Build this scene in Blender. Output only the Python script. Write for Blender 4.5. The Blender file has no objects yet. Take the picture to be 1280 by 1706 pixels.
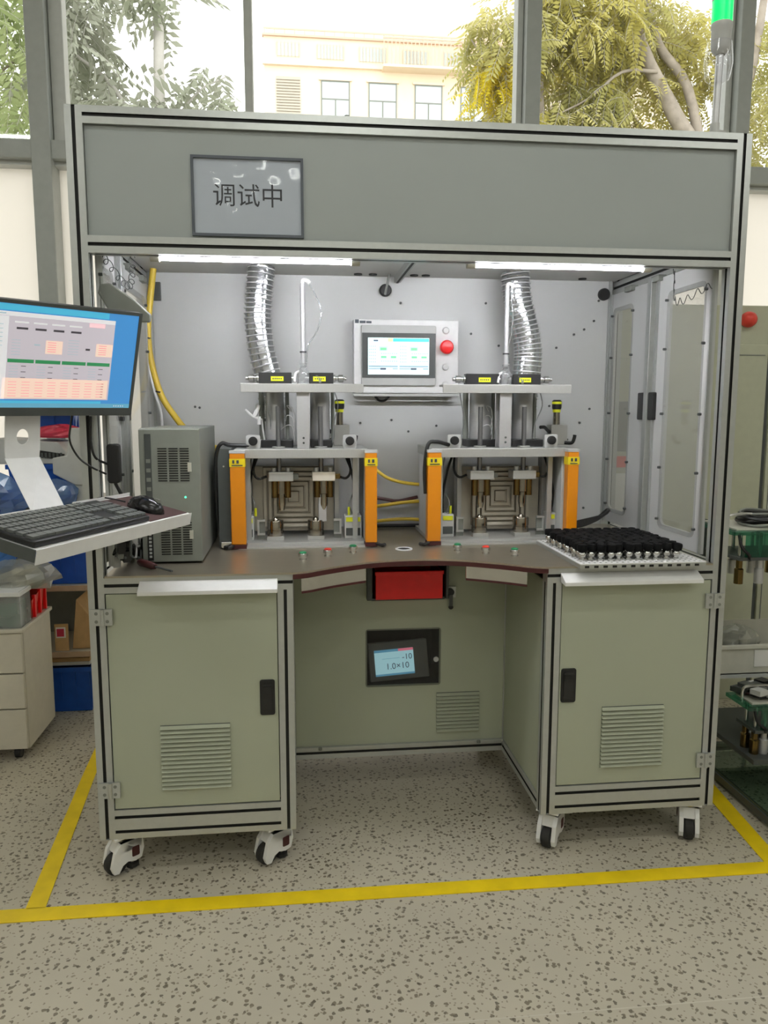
import bpy, bmesh, math, random
from mathutils import Vector, Matrix
PI = math.pi
random.seed(7)
SC = bpy.context.scene
COL = SC.collection

# ------------------------------------------------------------------ camera
cam_d = bpy.data.cameras.new('camera')
cam = bpy.data.objects.new('camera', cam_d)
COL.objects.link(cam)
cam_d.sensor_fit = 'HORIZONTAL'
cam_d.sensor_width = 36.0
cam_d.lens = 36.0 * 1294.0 / 1280.0
cam_d.clip_start = 0.02
cam_d.clip_end = 300
YAW, PIT, ROL = 0.112, 0.1316, 0.0014
_f = Vector((math.sin(YAW) * math.cos(PIT), math.cos(YAW) * math.cos(PIT), -math.sin(PIT)))
_r = _f.cross(Vector((0, 0, 1))).normalized()
_u = _r.cross(_f)
_r2 = _r * math.cos(ROL) + _u * math.sin(ROL)
_u2 = _u * math.cos(ROL) - _r * math.sin(ROL)
_m = Matrix((_r2, _u2, -_f)).transposed().to_4x4()
_m.translation = Vector((0.5271, -1.9812, 1.2378))
cam.matrix_world = _m
SC.camera = cam

# ------------------------------------------------------------------ world, exposure
world = bpy.data.worlds.new('sky')
SC.world = world
world.use_nodes = True
_bg = world.node_tree.nodes['Background']
_bg.inputs['Color'].default_value = (1.0, 0.99, 0.965, 1)
_bg.inputs['Strength'].default_value = 3.0
SC.view_settings.view_transform = 'Standard'
SC.view_settings.look = 'None'
SC.view_settings.exposure = 0.0
SC.view_settings.gamma = 1.0
SC.view_settings.use_curve_mapping = False
SC.cycles.max_bounces = 6
SC.cycles.diffuse_bounces = 4
SC.cycles.glossy_bounces = 3
SC.cycles.transmission_bounces = 3
SC.cycles.transparent_max_bounces = 12
SC.cycles.use_adaptive_sampling = True
SC.cycles.adaptive_threshold = 0.04
SC.cycles.use_light_tree = False
SC.cycles.sample_clamp_indirect = 6.0
SC.cycles.caustics_reflective = False
SC.cycles.caustics_refractive = False
CEILING_TUBE = 28.0     # emission of the room's ceiling tubes
MACHINE_TUBE = 118.0     # emission of the two tubes inside the workstation

# ------------------------------------------------------------------ materials
def lin(c):
    c = c / 255.0
    return c / 12.92 if c <= 0.04045 else ((c + 0.055) / 1.055) ** 2.4
def rgb(r, g, b): return (lin(r), lin(g), lin(b), 1.0)

MATS = {}
def mat(name, col, rough=0.5, metal=0.0, spec=0.5, var=0.06, scale=30.0, bump=0.0, emit=0.0, alpha=1.0, coat=0.0, aniso=None):
    m = bpy.data.materials.new(name)
    m.use_nodes = True
    nt = m.node_tree
    b = nt.nodes['Principled BSDF']
    b.inputs['Roughness'].default_value = rough
    b.inputs['Metallic'].default_value = metal
    b.inputs['Specular IOR Level'].default_value = spec
    b.inputs['Coat Weight'].default_value = coat
    b.inputs['Alpha'].default_value = alpha
    tc = nt.nodes.new('ShaderNodeTexCoord')
    nz = nt.nodes.new('ShaderNodeTexNoise')
    nz.inputs['Scale'].default_value = scale
    nz.inputs['Detail'].default_value = 3
    if aniso:
        mp = nt.nodes.new('ShaderNodeMapping')
        mp.inputs['Scale'].default_value = aniso
        nt.links.new(tc.outputs['Object'], mp.inputs['Vector'])
        nt.links.new(mp.outputs['Vector'], nz.inputs['Vector'])
    else:
        nt.links.new(tc.outputs['Object'], nz.inputs['Vector'])
    rp = nt.nodes.new('ShaderNodeValToRGB')
    e0, e1 = rp.color_ramp.elements
    e0.position, e1.position = 0.3, 0.7
    e0.color = tuple(max(0, c * (1 - var)) for c in col[:3]) + (1,)
    e1.color = tuple(min(1, c * (1 + var)) for c in col[:3]) + (1,)
    nt.links.new(nz.outputs['Fac'], rp.inputs['Fac'])
    nt.links.new(rp.outputs['Color'], b.inputs['Base Color'])
    if bump:
        bp = nt.nodes.new('ShaderNodeBump')
        bp.inputs['Strength'].default_value = bump
        bp.inputs['Distance'].default_value = 0.01
        nt.links.new(nz.outputs['Fac'], bp.inputs['Height'])
        nt.links.new(bp.outputs['Normal'], b.inputs['Normal'])
    if emit:
        nt.links.new(rp.outputs['Color'], b.inputs['Emission Color'])
        b.inputs['Emission Strength'].default_value = emit
    MATS[name] = m
    return m

def clear_mat(name, tint=(1, 1, 1), fac=0.08, rough=0.05, haze=0.0, hazecol=(0.9, 0.9, 0.9)):
    """thin clear sheet: see-through with a fresnel sheen and optional milky haze"""
    m = bpy.data.materials.new(name)
    m.use_nodes = True
    nt = m.node_tree
    nt.nodes.clear()
    out = nt.nodes.new('ShaderNodeOutputMaterial')
    tr = nt.nodes.new('ShaderNodeBsdfTransparent')
    tr.inputs['Color'].default_value = (*tint, 1)
    gl = nt.nodes.new('ShaderNodeBsdfGlossy')
    gl.inputs['Roughness'].default_value = rough
    lw = nt.nodes.new('ShaderNodeLayerWeight')
    lw.inputs['Blend'].default_value = 0.2
    ma = nt.nodes.new('ShaderNodeMath')
    ma.operation = 'MULTIPLY_ADD'
    ma.inputs[1].default_value = 0.45
    ma.inputs[2].default_value = fac * 0.5
    nt.links.new(lw.outputs['Facing'], ma.inputs[0])
    mx = nt.nodes.new('ShaderNodeMixShader')
    nt.links.new(ma.outputs[0], mx.inputs[0])
    nt.links.new(tr.outputs[0], mx.inputs[1])
    nt.links.new(gl.outputs[0], mx.inputs[2])
    last = mx
    if haze:
        df = nt.nodes.new('ShaderNodeBsdfDiffuse')
        df.inputs['Color'].default_value = (*hazecol, 1)
        tl = nt.nodes.new('ShaderNodeBsdfTranslucent')
        tl.inputs['Color'].default_value = (*hazecol, 1)
        mm = nt.nodes.new('ShaderNodeMixShader')
        mm.inputs[0].default_value = 0.5
        nt.links.new(df.outputs[0], mm.inputs[1]); nt.links.new(tl.outputs[0], mm.inputs[2])
        nz = nt.nodes.new('ShaderNodeTexNoise'); nz.inputs['Scale'].default_value = 1.5
        mr = nt.nodes.new('ShaderNodeMapRange')
        mr.inputs['To Min'].default_value = haze * 0.92
        mr.inputs['To Max'].default_value = min(1, haze * 1.08)
        nt.links.new(nz.outputs['Fac'], mr.inputs['Value'])
        m2 = nt.nodes.new('ShaderNodeMixShader')
        nt.links.new(mr.outputs[0], m2.inputs[0])
        nt.links.new(mx.outputs[0], m2.inputs[1]); nt.links.new(mm.outputs[0], m2.inputs[2])
        last = m2
    nt.links.new(last.outputs[0], out.inputs[0])
    MATS[name] = m
    return m

def emit_mat(name, col, strength):
    m = bpy.data.materials.new(name)
    m.use_nodes = True
    b = m.node_tree.nodes['Principled BSDF']
    b.inputs['Base Color'].default_value = col
    b.inputs['Emission Color'].default_value = col
    b.inputs['Emission Strength'].default_value = strength
    b.inputs['Roughness'].default_value = 0.3
    if strength < 5: m.cycles.emission_sampling = 'NONE'
    MATS[name] = m
    return m

def leaf_mat(name, c0, c1, trans=0.45):
    m = bpy.data.materials.new(name)
    m.use_nodes = True
    nt = m.node_tree
    nt.nodes.clear()
    out = nt.nodes.new('ShaderNodeOutputMaterial')
    gi = nt.nodes.new('ShaderNodeNewGeometry')
    nz = nt.nodes.new('ShaderNodeTexNoise'); nz.inputs['Scale'].default_value = 1.1
    nz.inputs['Detail'].default_value = 5
    nt.links.new(gi.outputs['Position'], nz.inputs['Vector'])
    rp = nt.nodes.new('ShaderNodeValToRGB')
    rp.color_ramp.elements[0].position = 0.35; rp.color_ramp.elements[1].position = 0.65
    rp.color_ramp.elements[0].color = c0; rp.color_ramp.elements[1].color = c1
    nt.links.new(nz.outputs['Fac'], rp.inputs['Fac'])
    d = nt.nodes.new('ShaderNodeBsdfDiffuse'); t = nt.nodes.new('ShaderNodeBsdfTranslucent')
    nt.links.new(rp.outputs['Color'], d.inputs['Color']); nt.links.new(rp.outputs['Color'], t.inputs['Color'])
    mx = nt.nodes.new('ShaderNodeMixShader'); mx.inputs[0].default_value = trans
    nt.links.new(d.outputs[0], mx.inputs[1]); nt.links.new(t.outputs[0], mx.inputs[2])
    nt.links.new(mx.outputs[0], out.inputs[0])
    MATS[name] = m
    return m

def floor_mat():
    m = bpy.data.materials.new('speckled_vinyl')
    m.use_nodes = True
    nt = m.node_tree
    b = nt.nodes['Principled BSDF']
    b.inputs['Roughness'].default_value = 0.38
    b.inputs['Specular IOR Level'].default_value = 0.4
    tc = nt.nodes.new('ShaderNodeTexCoord')
    # warped coordinates so the chips are ragged, three layers of chips
    wn = nt.nodes.new('ShaderNodeTexNoise'); wn.inputs['Scale'].default_value = 90
    nt.links.new(tc.outputs['Object'], wn.inputs['Vector'])
    wm = nt.nodes.new('ShaderNodeVectorMath'); wm.operation = 'SCALE'; wm.inputs['Scale'].default_value = 0.012
    nt.links.new(wn.outputs['Color'], wm.inputs[0])
    wa = nt.nodes.new('ShaderNodeVectorMath'); wa.operation = 'ADD'
    nt.links.new(tc.outputs['Object'], wa.inputs[0]); nt.links.new(wm.outputs[0], wa.inputs[1])
    base = nt.nodes.new('ShaderNodeTexNoise'); base.inputs['Scale'].default_value = 3.0; base.inputs['Detail'].default_value = 6
    nt.links.new(tc.outputs['Object'], base.inputs['Vector'])
    rp = nt.nodes.new('ShaderNodeValToRGB')
    rp.color_ramp.elements[0].position = 0.3; rp.color_ramp.elements[1].position = 0.7
    rp.color_ramp.elements[0].color = rgb(188, 181, 163); rp.color_ramp.elements[1].color = rgb(200, 192, 172)
    nt.links.new(base.outputs['Fac'], rp.inputs['Fac'])
    prev = rp.outputs['Color']
    for sc, rad, keep, colr in ((58, 0.26, 0.27, rgb(104, 94, 74)), (44, 0.18, 0.42, rgb(84, 75, 60)), (95, 0.22, 0.34, rgb(138, 126, 106))):
        mp = nt.nodes.new('ShaderNodeMapping'); mp.inputs['Location'].default_value = (sc * 0.37, sc * 0.11, 0)
        mp.inputs['Rotation'].default_value = (0, 0, sc)
        nt.links.new(wa.outputs[0], mp.inputs['Vector'])
        vo = nt.nodes.new('ShaderNodeTexVoronoi'); vo.voronoi_dimensions = '2D'
        vo.inputs['Scale'].default_value = sc
        nt.links.new(mp.outputs['Vector'], vo.inputs['Vector'])
        lt = nt.nodes.new('ShaderNodeMath'); lt.operation = 'LESS_THAN'; lt.inputs[1].default_value = rad
        nt.links.new(vo.outputs['Distance'], lt.inputs[0])
        sp = nt.nodes.new('ShaderNodeSeparateColor'); nt.links.new(vo.outputs['Color'], sp.inputs[0])
        kp = nt.nodes.new('ShaderNodeMath'); kp.operation = 'LESS_THAN'; kp.inputs[1].default_value = keep
        nt.links.new(sp.outputs[0], kp.inputs[0])
        an = nt.nodes.new('ShaderNodeMath'); an.operation = 'MULTIPLY'
        nt.links.new(lt.outputs[0], an.inputs[0]); nt.links.new(kp.outputs[0], an.inputs[1])
        an2 = nt.nodes.new('ShaderNodeMath'); an2.operation = 'MULTIPLY'; an2.inputs[1].default_value = 0.8
        nt.links.new(an.outputs[0], an2.inputs[0])
        mx = nt.nodes.new('ShaderNodeMix'); mx.data_type = 'RGBA'
        nt.links.new(an2.outputs[0], mx.inputs[0])
        nt.links.new(prev, mx.inputs[6]); mx.inputs[7].default_value = colr
        prev = mx.outputs[2]
    nt.links.new(prev, b.inputs['Base Color'])
    MATS['floor'] = m
    return m

floor_mat()
mat('tape', rgb(246, 212, 20), 0.45, var=0.1, scale=12)
mat('tape_dark', rgb(190, 158, 20), 0.5, var=0.1, scale=12)
mat('wall', rgb(205, 203, 196), 0.85, var=0.03)
mat('ceiling', rgb(220, 220, 215), 0.9, var=0.02)
mat('mullion', rgb(168, 172, 168), 0.45, var=0.04)  # lightened so the colour includes veiling glare from the windows
mat('mullion_light', rgb(196, 198, 194), 0.5, var=0.04)
mat('alu', rgb(194, 197, 194), 0.34, metal=0.6, var=0.03, scale=60)
mat('slot', rgb(22, 23, 20), 0.6, var=0.1)
mat('panel', rgb(174, 179, 158), 0.5, var=0.02, scale=4)
mat('panel_in', rgb(205, 206, 204), 0.42, var=0.02, scale=5)
mat('header', rgb(164, 170, 168), 0.5, var=0.02, scale=4)
mat('steel', rgb(182, 174, 156), 0.32, metal=0.8, var=0.07, scale=6, aniso=(2, 60, 2))
mat('steel_bright', rgb(214, 214, 212), 0.2, metal=1.0, var=0.04)
mat('brushed', rgb(190, 190, 186), 0.4, metal=0.55, var=0.06, aniso=(80, 2, 2))
mat('brushed_v', rgb(200, 200, 200), 0.36, metal=0.5, var=0.06, aniso=(2, 2, 80))
mat('nickel', rgb(158, 152, 140), 0.16, metal=1.0, var=0.05)
mat('rod_steel', rgb(136, 136, 138), 0.3, metal=0.8, var=0.05)
mat('cap_black', rgb(9, 9, 10), 0.8, spec=0.2, var=0.2)
mat('brass', rgb(122, 102, 62), 0.25, metal=1.0, var=0.08)
mat('black', rgb(26, 26, 26), 0.45, var=0.1)
mat('black_gloss', rgb(20, 20, 22), 0.18, var=0.05)
mat('rubber', rgb(40, 39, 37), 0.75, var=0.1)
mat('grey_dark', rgb(74, 78, 76), 0.45, var=0.06)
mat('grey_mid', rgb(128, 131, 124), 0.45, var=0.04)
mat('grey_light', rgb(196, 197, 194), 0.5, var=0.03)
mat('pc_grey', rgb(144, 148, 140), 0.42, metal=0.2, var=0.04)
mat('white', rgb(232, 232, 230), 0.4, var=0.02)
mat('white_paint', rgb(236, 236, 234), 0.35, var=0.03)
mat('cream', rgb(206, 200, 184), 0.55, var=0.03)
mat('orange', rgb(228, 140, 14), 0.28, var=0.06, scale=8, coat=0.4)
mat('yellow', rgb(238, 214, 30), 0.4, var=0.06)
mat('yellow_lime', rgb(226, 230, 40), 0.45, var=0.05)
mat('yellow_hose', rgb(226, 194, 66), 0.38, var=0.06)
mat('red', rgb(250, 22, 24), 0.32, var=0.05)
mat('red_dark', rgb(70, 26, 26), 0.45, var=0.1)
mat('coral', rgb(226, 70, 56), 0.4, var=0.05)
mat('pink', rgb(210, 60, 84), 0.3, var=0.15, scale=18)
mat('green', rgb(40, 130, 84), 0.35, var=0.05)
mat('green_board', rgb(34, 112, 84), 0.3, var=0.1)
mat('blue', rgb(28, 84, 178), 0.38, var=0.08)
mat('blue_deep', rgb(26, 52, 120), 0.4, var=0.15)
mat('blue_bag', rgb(62, 112, 178), 0.3, var=0.35, scale=16, bump=0.5)
mat('cardboard', rgb(206, 168, 118), 0.8, var=0.08)
mat('wood_edge', rgb(188, 160, 132), 0.6, var=0.1)
mat('paper', rgb(196, 204, 212), 0.55, var=0.01)
mat('paper_white', rgb(240, 238, 232), 0.7, var=0.02)
mat('ink', rgb(60, 62, 66), 0.7, var=0.02)
mat('sign_edge', rgb(84, 90, 98), 0.5, var=0.04)
mat('mouse_pad', rgb(74, 50, 48), 0.6, var=0.1)
mat('key', rgb(100, 104, 102), 0.45, var=0.06)
mat('key_base', rgb(26, 27, 27), 0.5, var=0.06)
mat('tan_plate', rgb(224, 216, 200), 0.4, metal=0.15, var=0.05)
mat('tan_groove', rgb(120, 104, 84), 0.5, metal=0.3, var=0.05)
mat('foil', rgb(205, 207, 210), 0.2, metal=0.95, var=0.1, scale=40, bump=0.25)
mat('duct_ring', rgb(230, 231, 232), 0.3, metal=0.4, var=0.05)
mat('bark', rgb(150, 140, 128), 0.9, var=0.2, scale=8, bump=0.5)
mat('bark_pale', rgb(186, 182, 176), 0.9, var=0.1, scale=8, bump=0.4)
mat('facade', rgb(232, 214, 188), 0.8, var=0.03, scale=2)
mat('facade_window', rgb(196, 206, 204), 0.3, var=0.06)
mat('facade_louvre', rgb(186, 178, 164), 0.6, var=0.05)
mat('facade_rail', rgb(206, 178, 158), 0.6, var=0.05)
mat('ground_out', rgb(150, 148, 138), 0.9, var=0.1)
mat('machine_cream', rgb(190, 192, 168), 0.45, var=0.03)
mat('nylon', rgb(208, 206, 192), 0.45, var=0.04)
clear_mat('glass', (0.97, 0.985, 0.98), 0.02, 0.02)
clear_mat('acrylic', (0.98, 0.985, 0.975), 0.04, 0.08, haze=0.16)
clear_mat('smoked', (0.80, 0.80, 0.81), 0.03, 0.12)
clear_mat('sleeve', (0.98, 0.98, 1.0), 0.05, 0.06)
clear_mat('clear_tube', (0.9, 0.92, 0.92), 0.12, 0.08, haze=0.25)
clear_mat('plastic_bag', (0.93, 0.94, 0.92), 0.18, 0.12, haze=0.35, hazecol=(0.78, 0.78, 0.7))
clear_mat('blue_film', (0.6, 0.75, 0.95), 0.2, 0.12, haze=0.5, hazecol=(0.25, 0.42, 0.75))
clear_mat('green_acrylic', (0.35, 0.72, 0.58), 0.06, 0.08, haze=0.12, hazecol=(0.1, 0.4, 0.3))
clear_mat('shelf_glass', (0.75, 0.85, 0.8), 0.06, 0.04)
def frosted():
    m = bpy.data.materials.new('frosted_film'); m.use_nodes = True
    nt = m.node_tree; nt.nodes.clear()
    out = nt.nodes.new('ShaderNodeOutputMaterial')
    t = nt.nodes.new('ShaderNodeBsdfTranslucent'); d = nt.nodes.new('ShaderNodeBsdfDiffuse')
    nz = nt.nodes.new('ShaderNodeTexNoise'); nz.inputs['Scale'].default_value = 1.5
    rp = nt.nodes.new('ShaderNodeValToRGB')
    rp.color_ramp.elements[0].color = (0.90, 0.88, 0.84, 1); rp.color_ramp.elements[1].color = (0.96, 0.945, 0.91, 1)
    nt.links.new(nz.outputs['Fac'], rp.inputs['Fac'])
    nt.links.new(rp.outputs['Color'], t.inputs['Color'])
    d.inputs['Color'].default_value = (0.8, 0.79, 0.76, 1)
    mx = nt.nodes.new('ShaderNodeMixShader'); mx.inputs[0].default_value = 0.25
    nt.links.new(t.outputs[0], mx.inputs[1]); nt.links.new(d.outputs[0], mx.inputs[2])
    nt.links.new(mx.outputs[0], out.inputs[0]); MATS['frosted'] = m
frosted()
emit_mat('tube_light', (0.98, 1.0, 0.965, 1), CEILING_TUBE)
emit_mat('tube_light_cool', (0.93, 0.94, 1.0, 1), MACHINE_TUBE)
emit_mat('green_lamp', (0.0, 0.85, 0.16, 1), 1.0)
emit_mat('led_green', (0.1, 0.9, 0.5, 1), 1.5)
def screen(name, r, g, b, s=1.0): return emit_mat(name, rgb(r, g, b), s * 0.76)
screen('s_white', 214, 232, 236); screen('s_cyan', 70, 205, 196); screen('s_yellow', 240, 226, 160)
screen('s_green', 120, 200, 150); screen('s_greenpale', 180, 226, 200); screen('s_pink', 236, 190, 196)
screen('s_dark', 70, 80, 96); screen('s_grey', 150, 170, 178); screen('s_blue', 62, 128, 186)
screen('s_bluecyan', 70, 164, 196); screen('s_win', 178, 172, 180); screen('s_cream', 226, 196, 180)
screen('s_winlight', 205, 205, 208); screen('s_barg', 46, 124, 78); screen('s_black', 60, 56, 62)
screen('s_gauge', 172, 220, 226); screen('s_gaugeline', 90, 150, 176); screen('s_redbar', 226, 120, 140)
leaf_mat('leaf_glare_grey', rgb(142, 147, 126), rgb(178, 180, 166), 0.3)  # pale grey-green carries the hazy sky glare as leaf colour
leaf_mat('leaf_left', rgb(134, 150, 96), rgb(176, 184, 138), 0.45)
leaf_mat('leaf_yellow', rgb(176, 168, 88), rgb(212, 204, 132), 0.5)
leaf_mat('leaf_gold', rgb(206, 190, 50), rgb(224, 206, 70), 0.5)
leaf_mat('leaf_olive', rgb(164, 162, 98), rgb(202, 194, 132), 0.45)

# ------------------------------------------------------------------ builders
class MB:
    """collects shapes (world coordinates) and links them as one mesh object"""
    def __init__(s): s.v = []; s.f = []; s.mi = []; s.mats = []
    def _m(s, m):
        if m not in s.mats: s.mats.append(m)
        return s.mats.index(m)
    def add(s, vs, fs, m):
        k = len(s.v); i = s._m(m)
        s.v += [tuple(p) for p in vs]
        for f in fs: s.f.append([k + j for j in f]); s.mi.append(i)
        return s
    def box(s, x0, x1, y0, y1, z0, z1, m):
        vs = [(x0,y0,z0),(x1,y0,z0),(x1,y1,z0),(x0,y1,z0),(x0,y0,z1),(x1,y0,z1),(x1,y1,z1),(x0,y1,z1)]
        return s.add(vs, [(0,3,2,1),(4,5,6,7),(0,1,5,4),(1,2,6,5),(2,3,7,6),(3,0,4,7)], m)
    def obox(s, c, ax, ay, az, m):
        """box from centre and three half-axis vectors"""
        c = Vector(c); ax = Vector(ax); ay = Vector(ay); az = Vector(az)
        vs = [c+a*ax+b*ay+d*az for d in (-1,1) for a,b in ((-1,-1),(1,-1),(1,1),(-1,1))]
        return s.add(vs, [(0,3,2,1),(4,5,6,7),(0,1,5,4),(1,2,6,5),(2,3,7,6),(3,0,4,7)], m)
    def cyl(s, p0, p1, r0, m, r1=None, n=16, caps=True):
        p0 = Vector(p0); p1 = Vector(p1); r1 = r0 if r1 is None else r1
        d = (p1-p0).normalized(); a = d.orthogonal().normalized(); b = d.cross(a)
        vs = []
        for p, r in ((p0, r0), (p1, r1)):
            for i in range(n):
                t = 2*PI*i/n; vs.append(p + a*(r*math.cos(t)) + b*(r*math.sin(t)))
        fs = [(i, (i+1)%n, n+(i+1)%n, n+i) for i in range(n)]
        if caps: fs += [tuple(reversed(range(n))), tuple(range(n, 2*n))]
        return s.add(vs, fs, m)
    def lathe(s, c, axis, prof, m, n=20):
        """prof: list of (radius, offset along axis)"""
        c = Vector(c); d = Vector(axis).normalized(); a = d.orthogonal().normalized(); b = d.cross(a)
        vs = []
        for r, h in prof:
            for i in range(n):
                t = 2*PI*i/n; vs.append(c + d*h + a*(r*math.cos(t)) + b*(r*math.sin(t)))
        fs = []
        for k in range(len(prof)-1):
            for i in range(n): fs.append((k*n+i, k*n+(i+1)%n, (k+1)*n+(i+1)%n, (k+1)*n+i))
        fs += [tuple(reversed(range(n))), tuple(range((len(prof)-1)*n, len(prof)*n))]
        return s.add(vs, fs, m)
    def ball(s, c, r, m, n=10, k=6, sc=(1,1,1)):
        vs = []; fs = []
        for j in range(k+1):
            ph = -PI/2 + PI*j/k
            for i in range(n):
                t = 2*PI*i/n
                vs.append((c[0]+sc[0]*r*math.cos(ph)*math.cos(t), c[1]+sc[1]*r*math.cos(ph)*math.sin(t), c[2]+sc[2]*r*math.sin(ph)))
        for j in range(k):
            for i in range(n): fs.append((j*n+i, j*n+(i+1)%n, (j+1)*n+(i+1)%n, (j+1)*n+i))
        return s.add(vs, fs, m)
    def tube(s, pts, r, m, n=8, smooth=3, caps=True):
        pts = [Vector(p) for p in pts]
        if smooth: pts = catmull(pts, smooth)
        vs = []; prev = None
        for i, p in enumerate(pts):
            d = (pts[min(i+1, len(pts)-1)] - pts[max(i-1, 0)]).normalized()
            if prev is None: a = d.orthogonal().normalized()
            else:
                a = prev - d*prev.dot(d)
                a = a.normalized() if a.length > 1e-6 else d.orthogonal().normalized()
            prev = a; b = d.cross(a)
            rr = r(i/(len(pts)-1)) if callable(r) else r
            for k in range(n):
                t = 2*PI*k/n; vs.append(p + a*(rr*math.cos(t)) + b*(rr*math.sin(t)))
        L = len(pts)
        fs = [(i*n+k, i*n+(k+1)%n, (i+1)*n+(k+1)%n, (i+1)*n+k) for i in range(L-1) for k in range(n)]
        if caps: fs += [tuple(reversed(range(n))), tuple(range((L-1)*n, L*n))]
        return s.add(vs, fs, m)
    def prism(s, poly, h0, h1, m, to=lambda a, b, h: (a, b, h)):
        """extrude a 2D polygon; `to` places (a, b, h) in the world"""
        n = len(poly)
        vs = [to(a, b, h0) for a, b in poly] + [to(a, b, h1) for a, b in poly]
        fs = [(i, (i+1)%n, n+(i+1)%n, n+i) for i in range(n)] + [tuple(reversed(range(n))), tuple(range(n, 2*n))]
        return s.add(vs, fs, m)
    def build(s, name, parent=None, bevel=0.0, smooth=False, seg=2, fix=True, weld=False):
        me = bpy.data.meshes.new(name)
        o = bpy.data.objects.new(name, me)
        off = ORIGIN.get(parent.name if parent else None, Vector((0, 0, 0))) if parent else None
        if parent is None:
            xs = [p[0] for p in s.v]; ys = [p[1] for p in s.v]; zs = [p[2] for p in s.v]
            off = Vector(((min(xs)+max(xs))/2, (min(ys)+max(ys))/2, min(zs)))
            o.location = off
        me.from_pydata([(p[0]-off.x, p[1]-off.y, p[2]-off.z) for p in s.v], [], s.f)
        for m in s.mats: me.materials.append(MATS[m])
        me.polygons.foreach_set('material_index', s.mi)
        if fix:
            bm = bmesh.new(); bm.from_mesh(me)
            if weld: bmesh.ops.remove_doubles(bm, verts=bm.verts, dist=1e-6)
            bmesh.ops.recalc_face_normals(bm, faces=bm.faces)
            bm.to_mesh(me); bm.free()
        if smooth:
            me.polygons.foreach_set('use_smooth', [True]*len(me.polygons))
            me.set_sharp_from_angle(angle=math.radians(38))
        COL.objects.link(o)
        ORIGIN[o.name] = off
        if parent: o.parent = parent
        if bevel:
            b = o.modifiers.new('bevel', 'BEVEL'); b.width = bevel; b.segments = seg
            b.limit_method = 'ANGLE'; b.angle_limit = math.radians(40)
        return o
ORIGIN = {}

def catmull(P, k):
    if len(P) < 3: return P
    Q = [P[0]*2-P[1]] + P + [P[-1]*2-P[-2]]
    out = []
    for i in range(1, len(Q)-2):
        a, b, c, d = Q[i-1], Q[i], Q[i+1], Q[i+2]
        for j in range(k):
            t = j/k
            out.append(0.5*((2*b) + (c-a)*t + (2*a-5*b+4*c-d)*t*t + (3*b-a-3*c+d)*t**3))
    out.append(P[-1]); return out

def tag(o, label, cat, group=None, kind=None):
    if label: o['label'] = label
    if cat: o['category'] = cat
    if group: o['group'] = group
    if kind: o['kind'] = kind
    return o
def thing(name, loc, label, cat, group=None):
    o = bpy.data.objects.new(name, None); o.empty_display_size = 0.1
    COL.objects.link(o); o.location = loc; ORIGIN[o.name] = Vector(loc)
    return tag(o, label, cat, group)
def struct(o): o['kind'] = 'structure'; return o
def copy_tree(o, loc, label=None, group=None):
    r = o.copy(); COL.objects.link(r); r.location = loc
    if label: r['label'] = label
    if group: r['group'] = group
    def rec(a, b):
        for ch in list(a.children):
            c = ch.copy(); COL.objects.link(c); c.parent = b; rec(ch, c)
    rec(o, r); return r
def text_mesh(mb, txt, origin, ax, ay, size, m, align='LEFT'):
    """flat lettering: origin = lower-left corner, ax/ay = reading and up directions"""
    cu = bpy.data.curves.new('lettering', 'FONT'); cu.body = txt; cu.size = size
    cu.align_x = align; cu.resolution_u = 3
    ob = bpy.data.objects.new('lettering', cu); COL.objects.link(ob)
    dg = bpy.context.evaluated_depsgraph_get()
    me = bpy.data.meshes.new_from_object(ob.evaluated_get(dg))
    o = Vector(origin); ax = Vector(ax); ay = Vector(ay)
    mb.add([o + ax*v.co.x + ay*v.co.y for v in me.vertices], [tuple(p.vertices) for p in me.polygons], m)
    bpy.data.objects.remove(ob); bpy.data.curves.remove(cu); bpy.data.meshes.remove(me)
def grid_panel(mb, x0, x1, z0, z1, y0, y1, holes, m, to=lambda a, b, h: (a, h, b)):
    """flat sheet between y0 and y1 with rectangular holes (a0,a1,b0,b1)"""
    xs = sorted({x0, x1, *[h[0] for h in holes], *[h[1] for h in holes]})
    zs = sorted({z0, z1, *[h[2] for h in holes], *[h[3] for h in holes]})
    def solid(i, j):
        if i < 0 or j < 0 or i >= len(xs)-1 or j >= len(zs)-1: return False
        cx = (xs[i]+xs[i+1])/2; cz = (zs[j]+zs[j+1])/2
        return not any(h[0] < cx < h[1] and h[2] < cz < h[3] for h in holes)
    for i in range(len(xs)-1):
        for j in range(len(zs)-1):
            if not solid(i, j): continue
            a0, a1, b0, b1 = xs[i], xs[i+1], zs[j], zs[j+1]
            for h in (y0, y1): mb.add([to(a0,b0,h),to(a1,b0,h),to(a1,b1,h),to(a0,b1,h)], [(0,1,2,3)], m)
            for (di, dj, p, q) in ((-1,0,(a0,b0),(a0,b1)),(1,0,(a1,b0),(a1,b1)),(0,-1,(a0,b0),(a1,b0)),(0,1,(a0,b1),(a1,b1))):
                if not solid(i+di, j+dj):
                    mb.add([to(*p,y0),to(*q,y0),to(*q,y1),to(*p,y1)], [(0,1,2,3)], m)
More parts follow.
